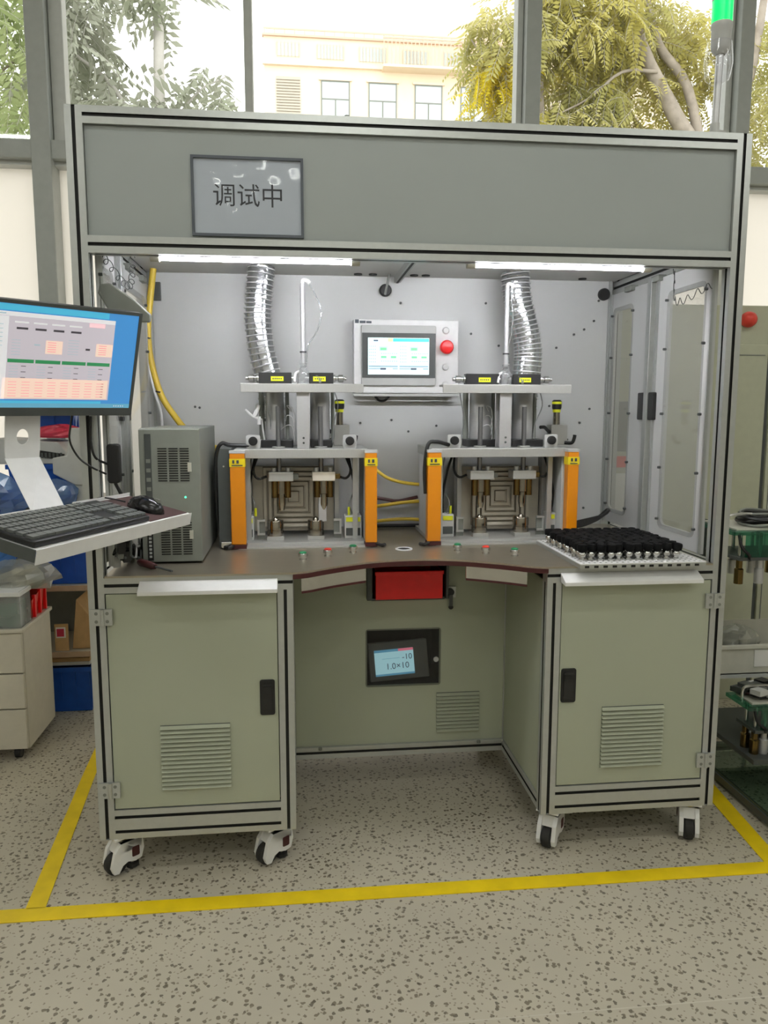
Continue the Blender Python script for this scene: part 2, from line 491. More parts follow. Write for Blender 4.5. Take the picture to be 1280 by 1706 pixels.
def round_ring(mb, a0, a1, b0, b1, i0, i1, j0, j1, rad, h0, h1, m, to):
    """sheet with one rounded opening"""
    k = 6; inn = []; out = []
    for (cx, cz, ox, oz, t0) in ((i1-rad,j1-rad,a1,b1,0),(i0+rad,j1-rad,a0,b1,90),(i0+rad,j0+rad,a0,b0,180),(i1-rad,j0+rad,a1,b0,270)):
        for q in range(k+1):
            t = math.radians(t0+90*q/k); inn.append((cx+rad*math.cos(t), cz+rad*math.sin(t))); out.append((ox, oz))
    n = len(inn)
    for h in (h0, h1):
        vs = [to(a, b, h) for a, b in inn] + [to(a, b, h) for a, b in out]
        mb.add(vs, [(i, (i+1)%n, n+(i+1)%n, n+i) for i in range(n)], m)
    mb.add([to(a,b,h0) for a,b in inn]+[to(a,b,h1) for a,b in inn], [(i,(i+1)%n,n+(i+1)%n,n+i) for i in range(n)], m)
    mb.add([to(a,b,h) for h in (h0,h1) for a,b in ((a0,b0),(a1,b0),(a1,b1),(a0,b1))], [(0,1,5,4),(1,2,6,5),(2,3,7,6),(3,0,4,7)], m)
def rrect(x0, x1, z0, z1, r, k=4):
    out = []
    for (cx, cz, t0) in ((x1-r,z1-r,0),(x0+r,z1-r,90),(x0+r,z0+r,180),(x1-r,z0+r,270)):
        for q in range(k+1):
            t = math.radians(t0+90*q/k); out.append((cx+r*math.cos(t), cz+r*math.sin(t)))
    return out
XZ = lambda a, b, h: (a, h, b)      # polygon in the X-Z plane, extruded along Y
YZ = lambda a, b, h: (h, a, b)      # polygon in the Y-Z plane, extruded along X

def profile(mb, p0, p1, w=0.04, d=0.04, up=None, nw=1, nd=1):
    """slotted aluminium extrusion from p0 to p1; w across 'a', d across 'b'"""
    p0 = Vector(p0); p1 = Vector(p1); ax = (p1-p0).normalized()
    a = Vector(up) if up else (Vector((1,0,0)) if abs(ax.x) < 0.5 else Vector((0,1,0)))
    b = ax.cross(a).normalized()
    g, dp = 0.0042, 0.005
    def side(L, n):
        """points along one side from -L/2 to L/2: (t, depth, black?)"""
        out = [(-L/2, 0)]
        for i in range(n):
            c = -L/2 + L*(i+0.5)/n
            out += [(c-g, 0), (c-g, dp), (c+g, dp), (c+g, 0)]
        return out
    poly = []; blk = []
    for t, q in side(w, nw): poly.append((t, -d/2+q))
    for t, q in side(d, nd): poly.append((w/2-q, t))
    for t, q in side(w, nw): poly.append((-t, d/2-q))
    for t, q in side(d, nd): poly.append((-w/2+q, -t))
    n = len(poly)
    vs = [p0 + a*x + b*y for x, y in poly] + [p1 + a*x + b*y for x, y in poly]
    for i in range(n):
        j = (i+1) % n
        ins = lambda k: max(abs(poly[k][0])-w/2, abs(poly[k][1])-d/2) < -1e-4
        m = 'slot' if (ins(i) or ins(j)) else 'alu'
        mb.add([vs[i], vs[j], vs[n+j], vs[n+i]], [(0,1,2,3)], m)
    # end caps
    mb.add([p0+a*x*w/2+b*y*d/2 for x, y in ((-1,-1),(1,-1),(1,1),(-1,1))], [(0,1,2,3)], 'alu')
    mb.add([p1+a*x*w/2+b*y*d/2 for x, y in ((-1,-1),(1,-1),(1,1),(-1,1))], [(0,1,2,3)], 'alu')
    return mb

# ================================================================== the room
WY = 1.60            # inner face of the window wall
fl = MB().box(-4.2, 6.2, -6.2, 1.75, -0.08, 0.0, 'floor').build('floor'); struct(fl)
fl['label'] = 'pale terrazzo-look vinyl floor with brown speckles'
struct(MB().box(-4.2, 6.2, -6.2, 1.75, 3.6, 3.7, 'ceiling').build('ceiling'))
struct(MB().box(-4.3, -4.2, -6.2, 1.75, 0, 3.6, 'wall').build('wall_left'))
struct(MB().box(6.2, 6.3, -6.2, 1.75, 0, 3.6, 'wall').build('wall_right'))
struct(MB().box(-4.2, 6.2, -6.3, -6.2, 0, 3.6, 'wall').build('wall_front'))
wb = MB(); wb.box(-4.2, 6.2, WY, WY+0.15, 3.42, 3.6, 'wall'); wb.box(-4.2, 6.2, WY, WY+0.15, 0, 0.10, 'wall')
struct(wb.build('wall_back'))

win = bpy.data.objects.new('window_1', None); COL.objects.link(win); win.location = (0.9, WY, 0.1)
ORIGIN[win.name] = Vector(win.location); struct(win)
win['label'] = 'tall grey-framed window wall, clear glass above and frosted film below'
MULL = [(-2.60, 0.08), (-0.51, 0.08), (1.578, 0.068), (2.562, 0.066), (4.6, 0.08)]     # centre, width
for x, w in MULL:
    MB().box(x-w/2, x+w/2, WY-0.06, WY+0.10, 0.10, 3.42, 'mullion').build('mullion', win, bevel=0.004)
for x, w in ((-0.440, 0.056), (1.530, 0.026), (2.512, 0.030)):
    MB().box(x-w/2, x+w/2, WY-0.01, WY+0.06, 2.345, 3.42, 'mullion_light').build('sash_stile', win, bevel=0.003)
MB().box(0.327, 0.362, WY-0.01, WY+0.08, 2.345, 3.42, 'mullion_light').build('sash_stile', win, bevel=0.003)
edges = [-4.2] + [x for x, w in MULL] + [6.2]
for a, b in zip(edges[:-1], edges[1:]):
    MB().box(a+0.035, b-0.035, WY-0.05, WY+0.10, 2.27, 2.345, 'mullion').build('transom', win, bevel=0.003)
    MB().box(a+0.035, b-0.035, WY-0.012, WY+0.05, 2.252, 2.27, 'mullion_light').build('transom_sill', win)
    MB().box(a+0.03, b-0.03, WY+0.050, WY+0.056, 2.345, 3.42, 'glass').build('pane', win)
    fp = MB().box(a+0.03, b-0.03, WY+0.050, WY+0.056, 0.10, 2.27, 'frosted').build('frosted_pane', win)

# yellow floor marking tape (thin strips stuck on the floor)
def tape(name, pts, label):
    o = MB().prism(pts, 0.0005, 0.0022, 'tape').build(name)
    return tag(o, label, 'floor tape', 'yellow tape lines around the workstation')
tape('floor_tape', [(-0.9,-0.098),(2.6,-0.118),(2.6,-0.168),(-0.9,-0.150)], 'long yellow floor tape line running in front of the workstation')
tape('floor_tape', [(-0.112,-0.1045),(-0.160,-0.1045),(-0.212,0.63),(-0.235,1.05),(-0.192,1.05),(-0.170,0.63)], 'yellow floor tape line left of the workstation, running back to the blue crates')
tape('floor_tape', [(1.846,-0.1135),(1.794,-0.1135),(1.834,0.30),(1.868,0.62),(1.925,0.62),(1.89,0.30)], 'yellow floor tape line right of the workstation, beside the parts rack')
# welded seams of the vinyl sheets
for pts in ([(-4.2,-0.548),(6.2,-0.60),(6.2,-0.603),(-4.2,-0.551)], [(0.372,-0.57),(0.375,-0.57),(0.36,-6.2),(0.357,-6.2)]):
    struct(MB().prism(pts, 0.0001, 0.0004, 'cream').build('trim_1' if 'trim_1' not in bpy.data.objects else 'trim_2'))

# ceiling lights of the hall
def ceiling_light(x, y, n):
    t = thing('ceiling_light', (x, y, 3.30), '%s twin-tube batten hung under the hall ceiling' % n, 'ceiling light', 'twin-tube battens under the ceiling')
    MB().box(x-0.62, x+0.62, y-0.05, y+0.05, 3.335, 3.40, 'white_paint').build('housing', t, bevel=0.006)
    for dy in (-0.035, 0.035):
        MB().cyl((x-0.6, y+dy, 3.318), (x+0.6, y+dy, 3.318), 0.016, 'tube_light', n=8).build('tube', t, smooth=True)
    for dx in (-0.45, 0.45): MB().cyl((x+dx, y, 3.395), (x+dx, y, 3.6), 0.004, 'grey_mid', n=6).build('suspension_rod', t)
NAMES = {(-2.0,-1.35):'far left front-row',(0.8,-1.35):'centre front-row',(3.6,-1.35):'right front-row',(-2.0,-3.0):'left middle-row',(0.8,-3.0):'centre middle-row',(3.6,-3.0):'right middle-row',(-2.0,-4.7):'left rear-row',(0.8,-4.7):'centre rear-row',(3.6,-4.7):'right rear-row'}
for (x, y), n in NAMES.items(): ceiling_light(x, y, n)

# ================================================================== outside
og = MB().box(-60, 80, 1.85, 90, -0.3, -0.15, 'ground_out').build('ground_outside'); struct(og)

bY = 40.0
b = thing('office_building', (6, bY, -0.15), 'cream office building with rows of windows seen through the glass', 'building')
def bx(name, x0, x1, z0, z1, y0, y1, m, par): return MB().box(x0, x1, y0, y1, z0, z1, m).build(name, par)
bx('lower_wall', -0.85, 20, -0.15, 19.75, bY, bY+4, 'facade', b)
bx('upper_wall', -0.80, 20, 19.75, 22.2, bY+2.2, bY+4, 'facade', b)
bx('ledge', -0.92, 20, 18.35, 18.5, bY-0.18, bY, 'facade', b)
bx('parapet_cap', -0.92, 20, 19.72, 19.82, bY-0.12, bY+0.2, 'facade_rail', b)
def facade_window(x0, x1, z0, z1):
    w = MB(); f = 0.06
    grid_panel(w, x0, x1, z0, z1, bY-0.05, bY-0.005, [(x0+f, x1-f, z0+f, z1-(z1-z0)*0.42-f/2), (x0+f, x1-f, z1-(z1-z0)*0.42+f/2, z1-f)], 'grey_mid')
    o = w.build('window', b, weld=True)
    MB().box(x0+f, x1-f, bY-0.03, bY-0.004, z0+f, z1-f, 'facade_window').build('pane', o)
    MB().box((x0+x1)/2-0.03, (x0+x1)/2+0.03, bY-0.06, bY-0.032, z0+f, z1-(z1-z0)*0.42, 'grey_mid').build('glazing_bar', o)
    bx('lintel', x0-0.1, x1+0.1, z1, z1+0.1, bY-0.1, bY, 'facade', b)
for x0, x1 in ((2.0, 3.46), (4.42, 5.88), (6.8, 8.25), (9.2, 10.65), (11.6, 13.05)):
    for zt in (17.75, 14.6): facade_window(x0, x1, zt-2.1, zt)
lv = bx('louvre_opening', -0.25, 0.95, 15.6, 17.85, bY-0.02, bY-0.002, 'facade_louvre', b)
for i in range(16):
    z = 15.65 + i*0.136
    MB().box(-0.25, 0.95, bY-0.08, bY-0.02, z, z+0.07, 'facade_louvre').build('slat', lv)
for x0, x1, z0, z1 in ((-0.17,0.90,18.83,19.42), (1.84,3.13,18.78,19.39), (3.98,5.3,18.75,19.38), (6.2,7.45,18.74,19.35), (8.3,9.25,18.74,19.35)):
    o = MB().box(x0, x1, bY-0.02, bY-0.002, z0, z1, 'facade_window').build('barred_window', b)
    n = int((x1-x0)/0.16)
    for i in range(n+1):
        xx = x0 + (x1-x0)*i/n
        MB().box(xx-0.02, xx+0.02, bY-0.08, bY-0.04, z0-0.05, z1+0.05, 'facade_louvre').build('bar', o)
rl = MB().box(-0.85, 12, bY-0.04, bY, 20.05, 20.12, 'facade_rail').build('roof_railing', b)
for i in range(26):
    MB().box(-0.82+i*0.5, -0.77+i*0.5, bY-0.03, bY-0.005, 19.8, 20.06, 'facade_rail').build('baluster', rl)
# balcony with close-set bars in front of the right-hand part
bc = MB().box(5.1, 12, bY-0.7, bY-0.64, 19.62, 19.70, 'facade_rail').build('balcony_rail', b)
MB().box(5.1, 12, bY-0.75, bY, 18.28, 18.4, 'facade').build('balcony_slab', b)
for i in range(34):
    MB().box(5.12+i*0.2, 5.16+i*0.2, bY-0.69, bY-0.66, 18.4, 19.62, 'facade_rail').build('baluster', bc)

# ---- trees: pinnate fronds
def frond_mesh(name, L, n, lw, ll, m, rnd):
    mb = MB()
    pts = [Vector((t*L, 0, -0.30*L*t*t)) for t in [i/6 for i in range(7)]]
    mb.tube(pts, 0.0022, 'bark_pale', n=4, smooth=0, caps=False)
    for i in range(n):
        t = 0.16 + 0.84*i/(n-1)
        c = Vector((t*L, 0, -0.30*L*t*t))
        for sgn in (-1, 1):
            l = ll*(0.75+0.5*math.sin(PI*min(1, t*0.9+0.08)))*rnd.uniform(0.85, 1.1)
            d = Vector((0.55, sgn*0.95, rnd.uniform(-0.75, -0.2))).normalized()
            s = d.cross(Vector((0, 0, 1))).normalized()
            a = c; e = c + d*l; mid = c + d*(l*0.45)
            w = lw*l/ll*0.5
            mb.add([a, mid+s*w+Vector((0,0,0.1*w)), e, mid-s*w], [(0,1,2),(0,2,3)], m)
    me = bpy.data.meshes.new(name)
    me.from_pydata([tuple(p) for p in mb.v], [], mb.f)
    for q in mb.mats: me.materials.append(MATS[q])
    me.polygons.foreach_set('material_index', mb.mi)
    return me
def frond_mats(pos, rnd, droop):
    az = rnd.uniform(0, 2*PI)
    return Matrix.Translation(pos) @ Matrix.Rotation(az, 4, 'Z') @ Matrix.Rotation(rnd.uniform(0.0, droop), 4, 'Y') @ Matrix.Rotation(rnd.uniform(-0.6, 0.6), 4, 'X') @ Matrix.Scale(rnd.uniform(0.75, 1.2), 4)
def tree(name, base, label, limbs, clusters, frond_args, seed, parts, bark='bark', droop=1.2):
    """limbs: list of (points, r0, r1); clusters: (centre, radii, count)"""
    rnd = random.Random(seed)
    t = thing(name, base, label, 'tree')
    for i, (pts, r0, r1) in enumerate(limbs):
        MB().tube(pts, (lambda u, a=r0, c=r1: a+(c-a)*u), bark, n=10, smooth=4).build('trunk' if i == 0 else 'branch', t, smooth=True)
    meshes = [frond_mesh(name+'_frond', rnd=rnd, **frond_args[i % len(frond_args)]) for i in range(len(frond_args)*2)]
    pos = []
    for ci, (c, r, n, *mi) in enumerate(clusters):
        for _ in range(n):
            while True:
                q = Vector((rnd.uniform(-1,1), rnd.uniform(-1,1), rnd.uniform(-1,1)))
                if q.length < 1: break
            pos.append((Vector(c) + Vector((q.x*r[0], q.y*r[1], q.z*r[2])), mi[0] if mi else rnd.randrange(len(frond_args))))
    pos.sort(key=lambda p: (p[0].y))
    bL = Vector(base)
    big = MB()
    for i, (p, k) in enumerate(pos):
        M = frond_mats(p, rnd, droop)
        me = meshes[k + len(frond_args)*(i % 2)]
        if i < parts:
            o = bpy.data.objects.new('leaf_frond', me); COL.objects.link(o)
            o.parent = t; o.matrix_local = Matrix.Translation(-bL) @ M
        else:
            vs = [M @ v.co for v in me.vertices]
            kk = len(big.v); big.v += [tuple(v) for v in vs]
            names = [q.name for q in me.materials]
            for pl in me.polygons:
                key = [a for a, b_ in MATS.items() if b_ == me.materials[pl.material_index]][0] if False else MKEY[names[pl.material_index]]
                big.f.append([kk+j for j in pl.vertices]); big.mi.append(big._m(key))
    if big.v:
        o = big.build('foliage', t, fix=False); o['kind'] = 'stuff'
    return t
MKEY = {v.name: k for k, v in MATS.items()}
GLARE_GREY = dict(L=0.52, n=6, lw=0.060, ll=0.165, m='leaf_glare_grey')
LEFT = dict(L=0.46, n=6, lw=0.055, ll=0.14, m='leaf_left')
YEL = dict(L=0.44, n=8, lw=0.038, ll=0.105, m='leaf_yellow')
OLI = dict(L=0.44, n=8, lw=0.038, ll=0.105, m='leaf_olive')
GOLD = dict(L=0.40, n=9, lw=0.030, ll=0.09, m='leaf_gold')
# left: tree with hazy sky glare painted into its leaf colour, slim stem
tree('glare_pale_tree', (-1.02, 8.0, -0.15), 'backlit tree with glare-paled leaves and a slim grey stem in the left window', [
    ([(-1.02,8,-0.15),(-1.03,8,2.5),(-1.03,8,4.8),(-1.0,8,6.2),(-0.99,8,8.5)], 0.085, 0.045),
    ([(-1.03,8,3.9),(-1.5,7.9,4.9),(-2.0,7.8,5.3),(-2.6,7.7,5.9)], 0.03, 0.012),
    ([(-1.03,8,4.4),(-0.6,8,4.95),(-0.25,8,5.15)], 0.018, 0.008),
    ([(-1.0,8,5.8),(-1.6,8,6.4),(-2.2,8,6.8)], 0.03, 0.012)],
    [((-2.0,8,5.5),(0.45,0.7,0.8),84,0),((-1.85,8,6.3),(0.6,0.8,0.5),56,0),((-1.5,8,4.75),(0.55,0.6,0.38),52,0),((-0.50,8,4.75),(0.42,0.5,0.32),26,0),
     ((-0.35,8,5.15),(0.22,0.4,0.16),9,0),((-0.95,8,6.05),(0.35,0.5,0.22),14,0),((-2.7,8,5.2),(0.45,0.9,1.3),70,1)],
    [GLARE_GREY, LEFT], 11, 300, bark='bark_pale', droop=1.3)
tree('green_side_tree', (-4.2, 9.0, -0.15), 'green tree at the far left edge of the window', [
    ([(-4.2,9,-0.15),(-4.1,9,2.5),(-4.0,9,5.0),(-3.9,9,8)], 0.13, 0.06),
    ([(-4.1,9,4.0),(-3.6,8.9,5.0),(-2.9,8.9,5.6)], 0.03, 0.015)],
    [((-3.3,9,5.9),(0.75,1.0,1.3),240,0),((-3.4,9,4.5),(0.7,0.9,0.5),70,0)], [LEFT], 5, 200, droop=1.2)
# right of the building: yellow-green drooping tree
tree('golden_tree', (4.3, 9.5, -0.15), 'yellow-green tree drooping in front of the cream building', [
    ([(4.3,9.5,-0.15),(4.25,9.5,3),(4.1,9.5,5),(3.9,9.5,7.5)], 0.12, 0.05),
    ([(4.1,9.5,4.8),(3.5,9.4,5.7),(3.0,9.3,6.3)], 0.03, 0.012)],
    [((3.55,9.5,6.35),(0.62,0.7,0.65),260,1),((3.35,9.3,5.85),(0.42,0.4,0.4),90,2),((3.62,9.5,5.2),(0.62,0.6,0.45),230,0),((3.0,9.4,5.15),(0.28,0.3,0.2),16,0),((4.2,9.6,7.0),(0.5,0.6,0.5),60,1)],
    [YEL, OLI, GOLD], 21, 300, droop=1.4)
# the big yellowish tree behind the right window
tree('broad_yellow_tree', (6.35, 9.5, -0.15), 'broad yellowing tree with a slanting bare limb in the right window', [
    ([(7.1,9.5,-0.15),(7.0,9.5,2.5),(6.65,9.5,4.6),(6.1,9.5,5.5),(5.55,9.5,6.4),(5.2,9.5,7.4)], 0.17, 0.075),
    ([(6.6,9.5,4.7),(6.3,9.55,5.9),(5.85,9.6,6.5),(5.6,9.6,7.2)], 0.08, 0.05),
    ([(5.75,9.4,6.05),(5.2,9.35,6.0),(4.7,9.3,5.6),(4.1,9.3,5.3)], 0.028, 0.010),
    ([(6.65,9.5,4.6),(7.2,9.5,6.0),(7.4,9.5,7.4)], 0.09, 0.05)],
    [((4.75,9.7,6.7),(0.95,0.9,0.75),560,0),((4.8,9.9,5.5),(0.9,0.8,0.6),400,1),((5.7,10.0,6.9),(0.8,0.7,0.6),260,1),((6.6,10.0,6.5),(0.7,0.7,0.7),240,0),((6.1,10.1,5.2),(0.9,0.7,0.5),220,0),
     ((7.6,9.9,5.9),(0.7,0.8,1.4),300,1),((5.6,9.8,6.0),(0.5,0.5,0.35),36,0)],
    [YEL, OLI], 33, 300, droop=1.2)

# ================================================================== the workstation
W, H, D = 1.70, 1.939, 0.81
ZB, ZT = 0.114, 0.82
ws = thing('test_workstation', (0.85, 0.4, 0.0), 'large grey test workstation with aluminium frame, curved steel worktop and two lower cabinets', 'workstation')
def part(mb, name, par=None, **k): return mb.build(name, par or ws, **k)
def prof(p0, p1, name='beam', **k): return profile(MB(), p0, p1, **k).build(name, ws, weld=True)
for x in (0.02, W-0.02):
    for y in (0.02, D-0.02): prof((x, y, ZB), (x, y, H), 'post')
for x in (0.4928, 1.212):
    prof((x, 0.02, ZB), (x, 0.02, 0.775), 'post')
    prof((x, 0.438, ZB), (x, 0.438, 0.775), 'post')
# bottom beams with two slots, worktop beams, header beams
for x0, x1 in ((0.04, 0.4728), (1.232, 1.66)):
    prof((x0, 0.02, 0.154), (x1, 0.02, 0.154), w=0.08, d=0.04, up=(0, 0, 1), nw=1, nd=2) if False else None
    profile(MB(), (x0, 0.02, 0.154), (x1, 0.02, 0.154), w=0.04, d=0.08, up=(0, 1, 0), nw=1, nd=2).build('bottom_beam', ws, weld=True)
for x0, x1 in ((0.04, 0.5128), (1.192, 1.66)):
    prof((x0, 0.02, 0.795), (x1, 0.02, 0.795), 'worktop_beam')
prof((0.5128, 0.438, 0.134), (1.192, 0.438, 0.134), 'bottom_beam')
for x in (0.4928, 1.212): prof((x, 0.04, 0.134), (x, 0.418, 0.134), 'bottom_beam')
for x in (0.02, W-0.02):
    prof((x, 0.04, 0.134), (x, D-0.04, 0.134), 'bottom_beam')
    prof((x, 0.04, 0.795), (x, D-0.04, 0.795), 'worktop_beam')
    prof((x, 0.04, 1.665), (x, D-0.04, 1.665), 'side_rail')
    prof((x, 0.04, H-0.02), (x, D-0.04, H-0.02), 'top_beam')
prof((0.04, D-0.02, 0.795), (W-0.04, D-0.02, 0.795), 'worktop_beam')
prof((0.04, D-0.02, 0.134), (W-0.04, D-0.02, 0.134), 'bottom_beam')
prof((0.04, D-0.02, H-0.02), (W-0.04, D-0.02, H-0.02), 'top_beam')
prof((0.04, 0.02, H-0.02), (W-0.04, 0.02, H-0.02), 'top_beam')
prof((0.04, 0.02, 1.627), (W-0.04, 0.02, 1.627), 'header_beam')
part(MB().box(0.041, W-0.041, 0.010, 0.018, 1.648, 1.898, 'header'), 'header_panel')
for x0, x1 in ((0.004, 0.010), (W-0.010, W-0.004)):
    part(MB().box(x0, x1, 0.041, D-0.041, 1.686, 1.898, 'header'), 'header_side_panel')
part(MB().box(0.04, W-0.04, D-0.014, D-0.008, 1.64, 1.898, 'header'), 'header_back_panel')
part(MB().box(0.041, W-0.041, 0.041, D-0.041, H-0.012, H-0.006, 'header'), 'roof_panel')
# small fasteners on the top edge
for x in (0.66, 0.99, 1.33): part(MB().cyl((x,0.02,H),(x,0.02,H+0.008),0.006,'grey_mid',n=8), 'bolt')
# inner ceiling with its middle rail and slots
cl = part(MB().box(0.041, W-0.041, 0.041, 0.76, 1.688, 1.694, 'white'), 'inner_ceiling')
part(MB().box(0.868, 0.888, 0.05, 0.745, 1.668, 1.688, 'alu'), 'ceiling_rail', cl)
part(MB().box(0.8745, 0.8815, 0.05, 0.745, 1.6665, 1.669, 'slot'), 'rail_slot', cl)
for x in (0.74, 0.79, 0.93, 0.97, 1.52): part(MB().cyl((x,0.70,1.684),(x,0.70,1.688),0.014,'slot',n=14), 'ceiling_hole', cl)
part(MB().cyl((0.83,0.69,1.62),(0.845,0.69,1.688),0.004,'grey_mid',n=8), 'hanger_rod', cl)
# back panel with bolts
bp = MB().box(0.040, 1.648, 0.749, 0.756, 0.815, 1.688, 'panel_in').build('back_panel', ws)
rnd = random.Random(3)
bolts = [(0.891,1.601),(0.706,1.106),(1.191,1.605),(1.513,1.502),(0.37,1.60),(0.185,1.245),(0.20,1.242),(0.235,1.165),(1.24,1.46),(1.55,1.52),(1.35,1.455),(1.45,1.455),(1.60,1.62),(1.585,1.55),(1.43,1.25),(1.50,1.13),(1.545,1.19),(1.44,1.04),(1.50,0.99),(1.45,0.92),(0.64,1.195),(0.75,1.19),(0.30,1.06),(0.92,1.16),(0.86,1.20),(1.02,1.18),(1.14,1.50),(1.58,1.24),(1.57,0.88)]
for x, z in bolts:
    MB().cyl((x, 0.749, z), (x, 0.745, z), 0.0042, 'grey_dark', n=8).build('bolt', bp)
part(MB().box(0.040, 0.052, 0.744, 0.749, 0.82, 1.688, 'alu'), 'panel_edge', bp)
part(MB().box(1.636, 1.648, 0.744, 0.749, 0.82, 1.688, 'alu'), 'panel_edge', bp)
# lower back and outer side panels
part(MB().box(0.04, W-0.04, D-0.016, D-0.010, 0.155, 0.775, 'panel'), 'rear_panel')
for x0, x1 in ((0.004, 0.010), (W-0.010, W-0.004)): part(MB().box(x0, x1, 0.041, D-0.041, 0.155, 0.775, 'panel'), 'outer_side_panel')
for x0, x1 in ((0.502, 0.508), (1.196, 1.202)): part(MB().box(x0, x1, 0.041, 0.418, 0.155, 0.775, 'panel'), 'recess_side_panel')
for x0, x1 in ((0.04, 0.50), (1.205, 1.66)): part(MB().box(x0, x1, 0.041, D-0.03, 0.155, 0.161, 'panel'), 'cabinet_floor')
part(MB().box(0.50, 1.205, 0.425, D-0.03, 0.155, 0.161, 'panel'), 'cabinet_floor')

# worktop with its curved bite
def curve_pts(off=0.0):
    base = [(0.513,-0.004),(0.535,0.002),(0.562,0.016),(0.60,0.045),(0.65,0.078),(0.713,0.112),(0.78,0.134),(0.852,0.142),(0.925,0.134),(0.995,0.112),(1.055,0.078),(1.105,0.045),(1.142,0.016),(1.169,0.002),(1.192,-0.004)]
    P = [Vector((x, y, 0)) for x, y in base]
    return [(p.x, p.y+off) for p in catmull(P, 3)]
cp = curve_pts()
poly = [(0.042,0.042),(0.042,-0.002)] + cp + [(1.658,-0.002),(1.658,0.042),(1.658,0.748),(0.042,0.748)]
wt = MB().prism(poly, 0.8152, ZT, 'steel').build('worktop', ws)
def strip(mb, pts, z0, z1, th, m):
    n = len(pts)
    vs = [(x,y,z0) for x,y in pts]+[(x,y,z1) for x,y in pts]+[(x,y+th,z0) for x,y in pts]+[(x,y+th,z1) for x,y in pts]
    fs = []
    for i in range(n-1):
        fs += [(i,i+1,n+i+1,n+i),(2*n+i,3*n+i,3*n+i+1,2*n+i+1),(n+i,n+i+1,3*n+i+1,3*n+i),(i,2*n+i,2*n+i+1,i+1)]
    fs += [(0,n,3*n,2*n),(n-1,3*n-1,4*n-1,2*n-1)]
    mb.add(vs, fs, m)
mb = MB(); strip(mb, curve_pts(-0.004), 0.803, 0.815, 0.006, 'red_dark'); part(mb, 'edge_trim', wt, smooth=True)
ca = curve_pts(0.004)
for sel, nm in (([p for p in ca if 0.53 < p[0] < 0.715], 'l'), ([p for p in ca if 0.985 < p[0] < 1.150], 'r')):
    mb = MB(); strip(mb, sel, 0.768, 0.803, 0.004, 'steel_bright'); a = part(mb, 'apron', wt, smooth=True)
    mb = MB(); strip(mb, [(x, y-0.002) for x, y in sel], 0.762, 0.768, 0.007, 'red_dark'); part(mb, 'apron_edge', wt, smooth=True)
# push buttons and ring set in the worktop
for (x, y), c in zip(((0.541,0.165),(0.612,0.212),(0.688,0.262),(0.998,0.252),(1.072,0.205),(1.146,0.160)), ('green','coral','green','green','coral','green')):
    bt = MB().lathe((x, y, ZT), (0,0,1), [(0.011,0),(0.011,0.003),(0.008,0.004),(0.008,0.010),(0.0135,0.011),(0.0135,0.017),(0.011,0.019)], 'steel_bright', 18).build('push_button', ws, smooth=True)
    bt['label'] = ('green' if c == 'green' else 'red') + ' capped steel push button'
    MB().lathe((x, y, ZT+0.018), (0,0,1), [(0.0105,0),(0.0105,0.004),(0.007,0.006)], c, 16).build('button_cap', bt, smooth=True)
rg = MB().lathe((0.844, 0.301, ZT), (0,0,1), [(0.026,0),(0.026,0.003),(0.019,0.003),(0.019,0.001)], 'white', 24).build('cable_grommet', ws, smooth=True)
MB().cyl((0.844,0.301,ZT+0.0005),(0.844,0.301,ZT+0.0018),0.0185,'black',n=20).build('grommet_hole', rg)
# white folded lips on the cabinet fronts
part(MB().prism([(-0.040,0.786),(-0.001,0.806),(-0.001,0.780),(-0.040,0.776)], 0.128, 0.474, 'white_paint', YZ), 'front_lip', bevel=0.001)
part(MB().prism([(-0.040,0.784),(-0.001,0.803),(-0.001,0.778),(-0.040,0.774)], 1.228, 1.614, 'white_paint', YZ), 'front_lip', bevel=0.001)

# doors
def vent(par, x0, x1, z0, z1, n, y):
    h = (z1-z0)/n
    for i in range(n):
        a = z0 + i*h
        MB().prism([(y, a+h*0.92), (y-0.009, a+h*0.30), (y-0.009, a+h*0.18), (y, a+h*0.12)], x0, x1, 'panel', YZ).build('slat', par)
    MB().box(x0, x1, y-0.0012, y-0.0002, z0, z1, 'grey_dark').build('vent_backing', par)
def hinge(par, x0, x1, z0, z1, xm):
    h = MB(); h.box(x0, x1, -0.006, 0.0005, z0, z1, 'alu')
    h.cyl((xm, -0.007, z0), (xm, -0.007, z1), 0.005, 'alu', n=10)
    for x in ((x0+xm)/2, (x1+xm)/2):
        for z in (z0+(z1-z0)*0.25, z0+(z1-z0)*0.75): h.cyl((x,-0.0065,z),(x,-0.0055,z),0.0045,'grey_mid',n=8)
    h.build('hinge', par)
def door(x0, x1, z0, z1, label, hx, vx, hgx):
    d = MB().box(x0, x1, 0.002, 0.012, z0, z1, 'panel').build('cabinet_door', ws, bevel=0.0008)
    d['label'] = label
    hd = MB(); y = 0.002
    hd.prism(rrect(hx[0], hx[1], 0.439, 0.535, 0.006), y-0.004, y+0.001, 'black', XZ)
    o = hd.build('handle', d, bevel=0.001)
    MB().prism([(y-0.004,0.452),(y-0.010,0.456),(y-0.010,0.518),(y-0.004,0.522)], hx[0]+0.008, hx[1]-0.008, 'rubber', YZ).build('handle_grip', d) if False else None
    g = MB(); g.prism(rrect(hx[0]+0.007, hx[1]-0.007, 0.449, 0.525, 0.004), y-0.0065, y-0.004, 'rubber', XZ)
    g.box(hx[0]+0.009, hx[1]-0.009, y-0.0085, y-0.0065, 0.50, 0.518, 'black'); g.build('handle_flap', d)
    vent(d, vx[0], vx[1], 0.244, 0.421, 15, y)
    for z in (0.694, 0.231): hinge(d, hgx[0], hgx[1], z, z+0.042, hgx[2])
door(0.0425, 0.4705, 0.197, 0.7725, 'left cabinet door, handle at its right edge', (0.423,0.462), (0.165,0.344), (0.004,0.058,0.034))
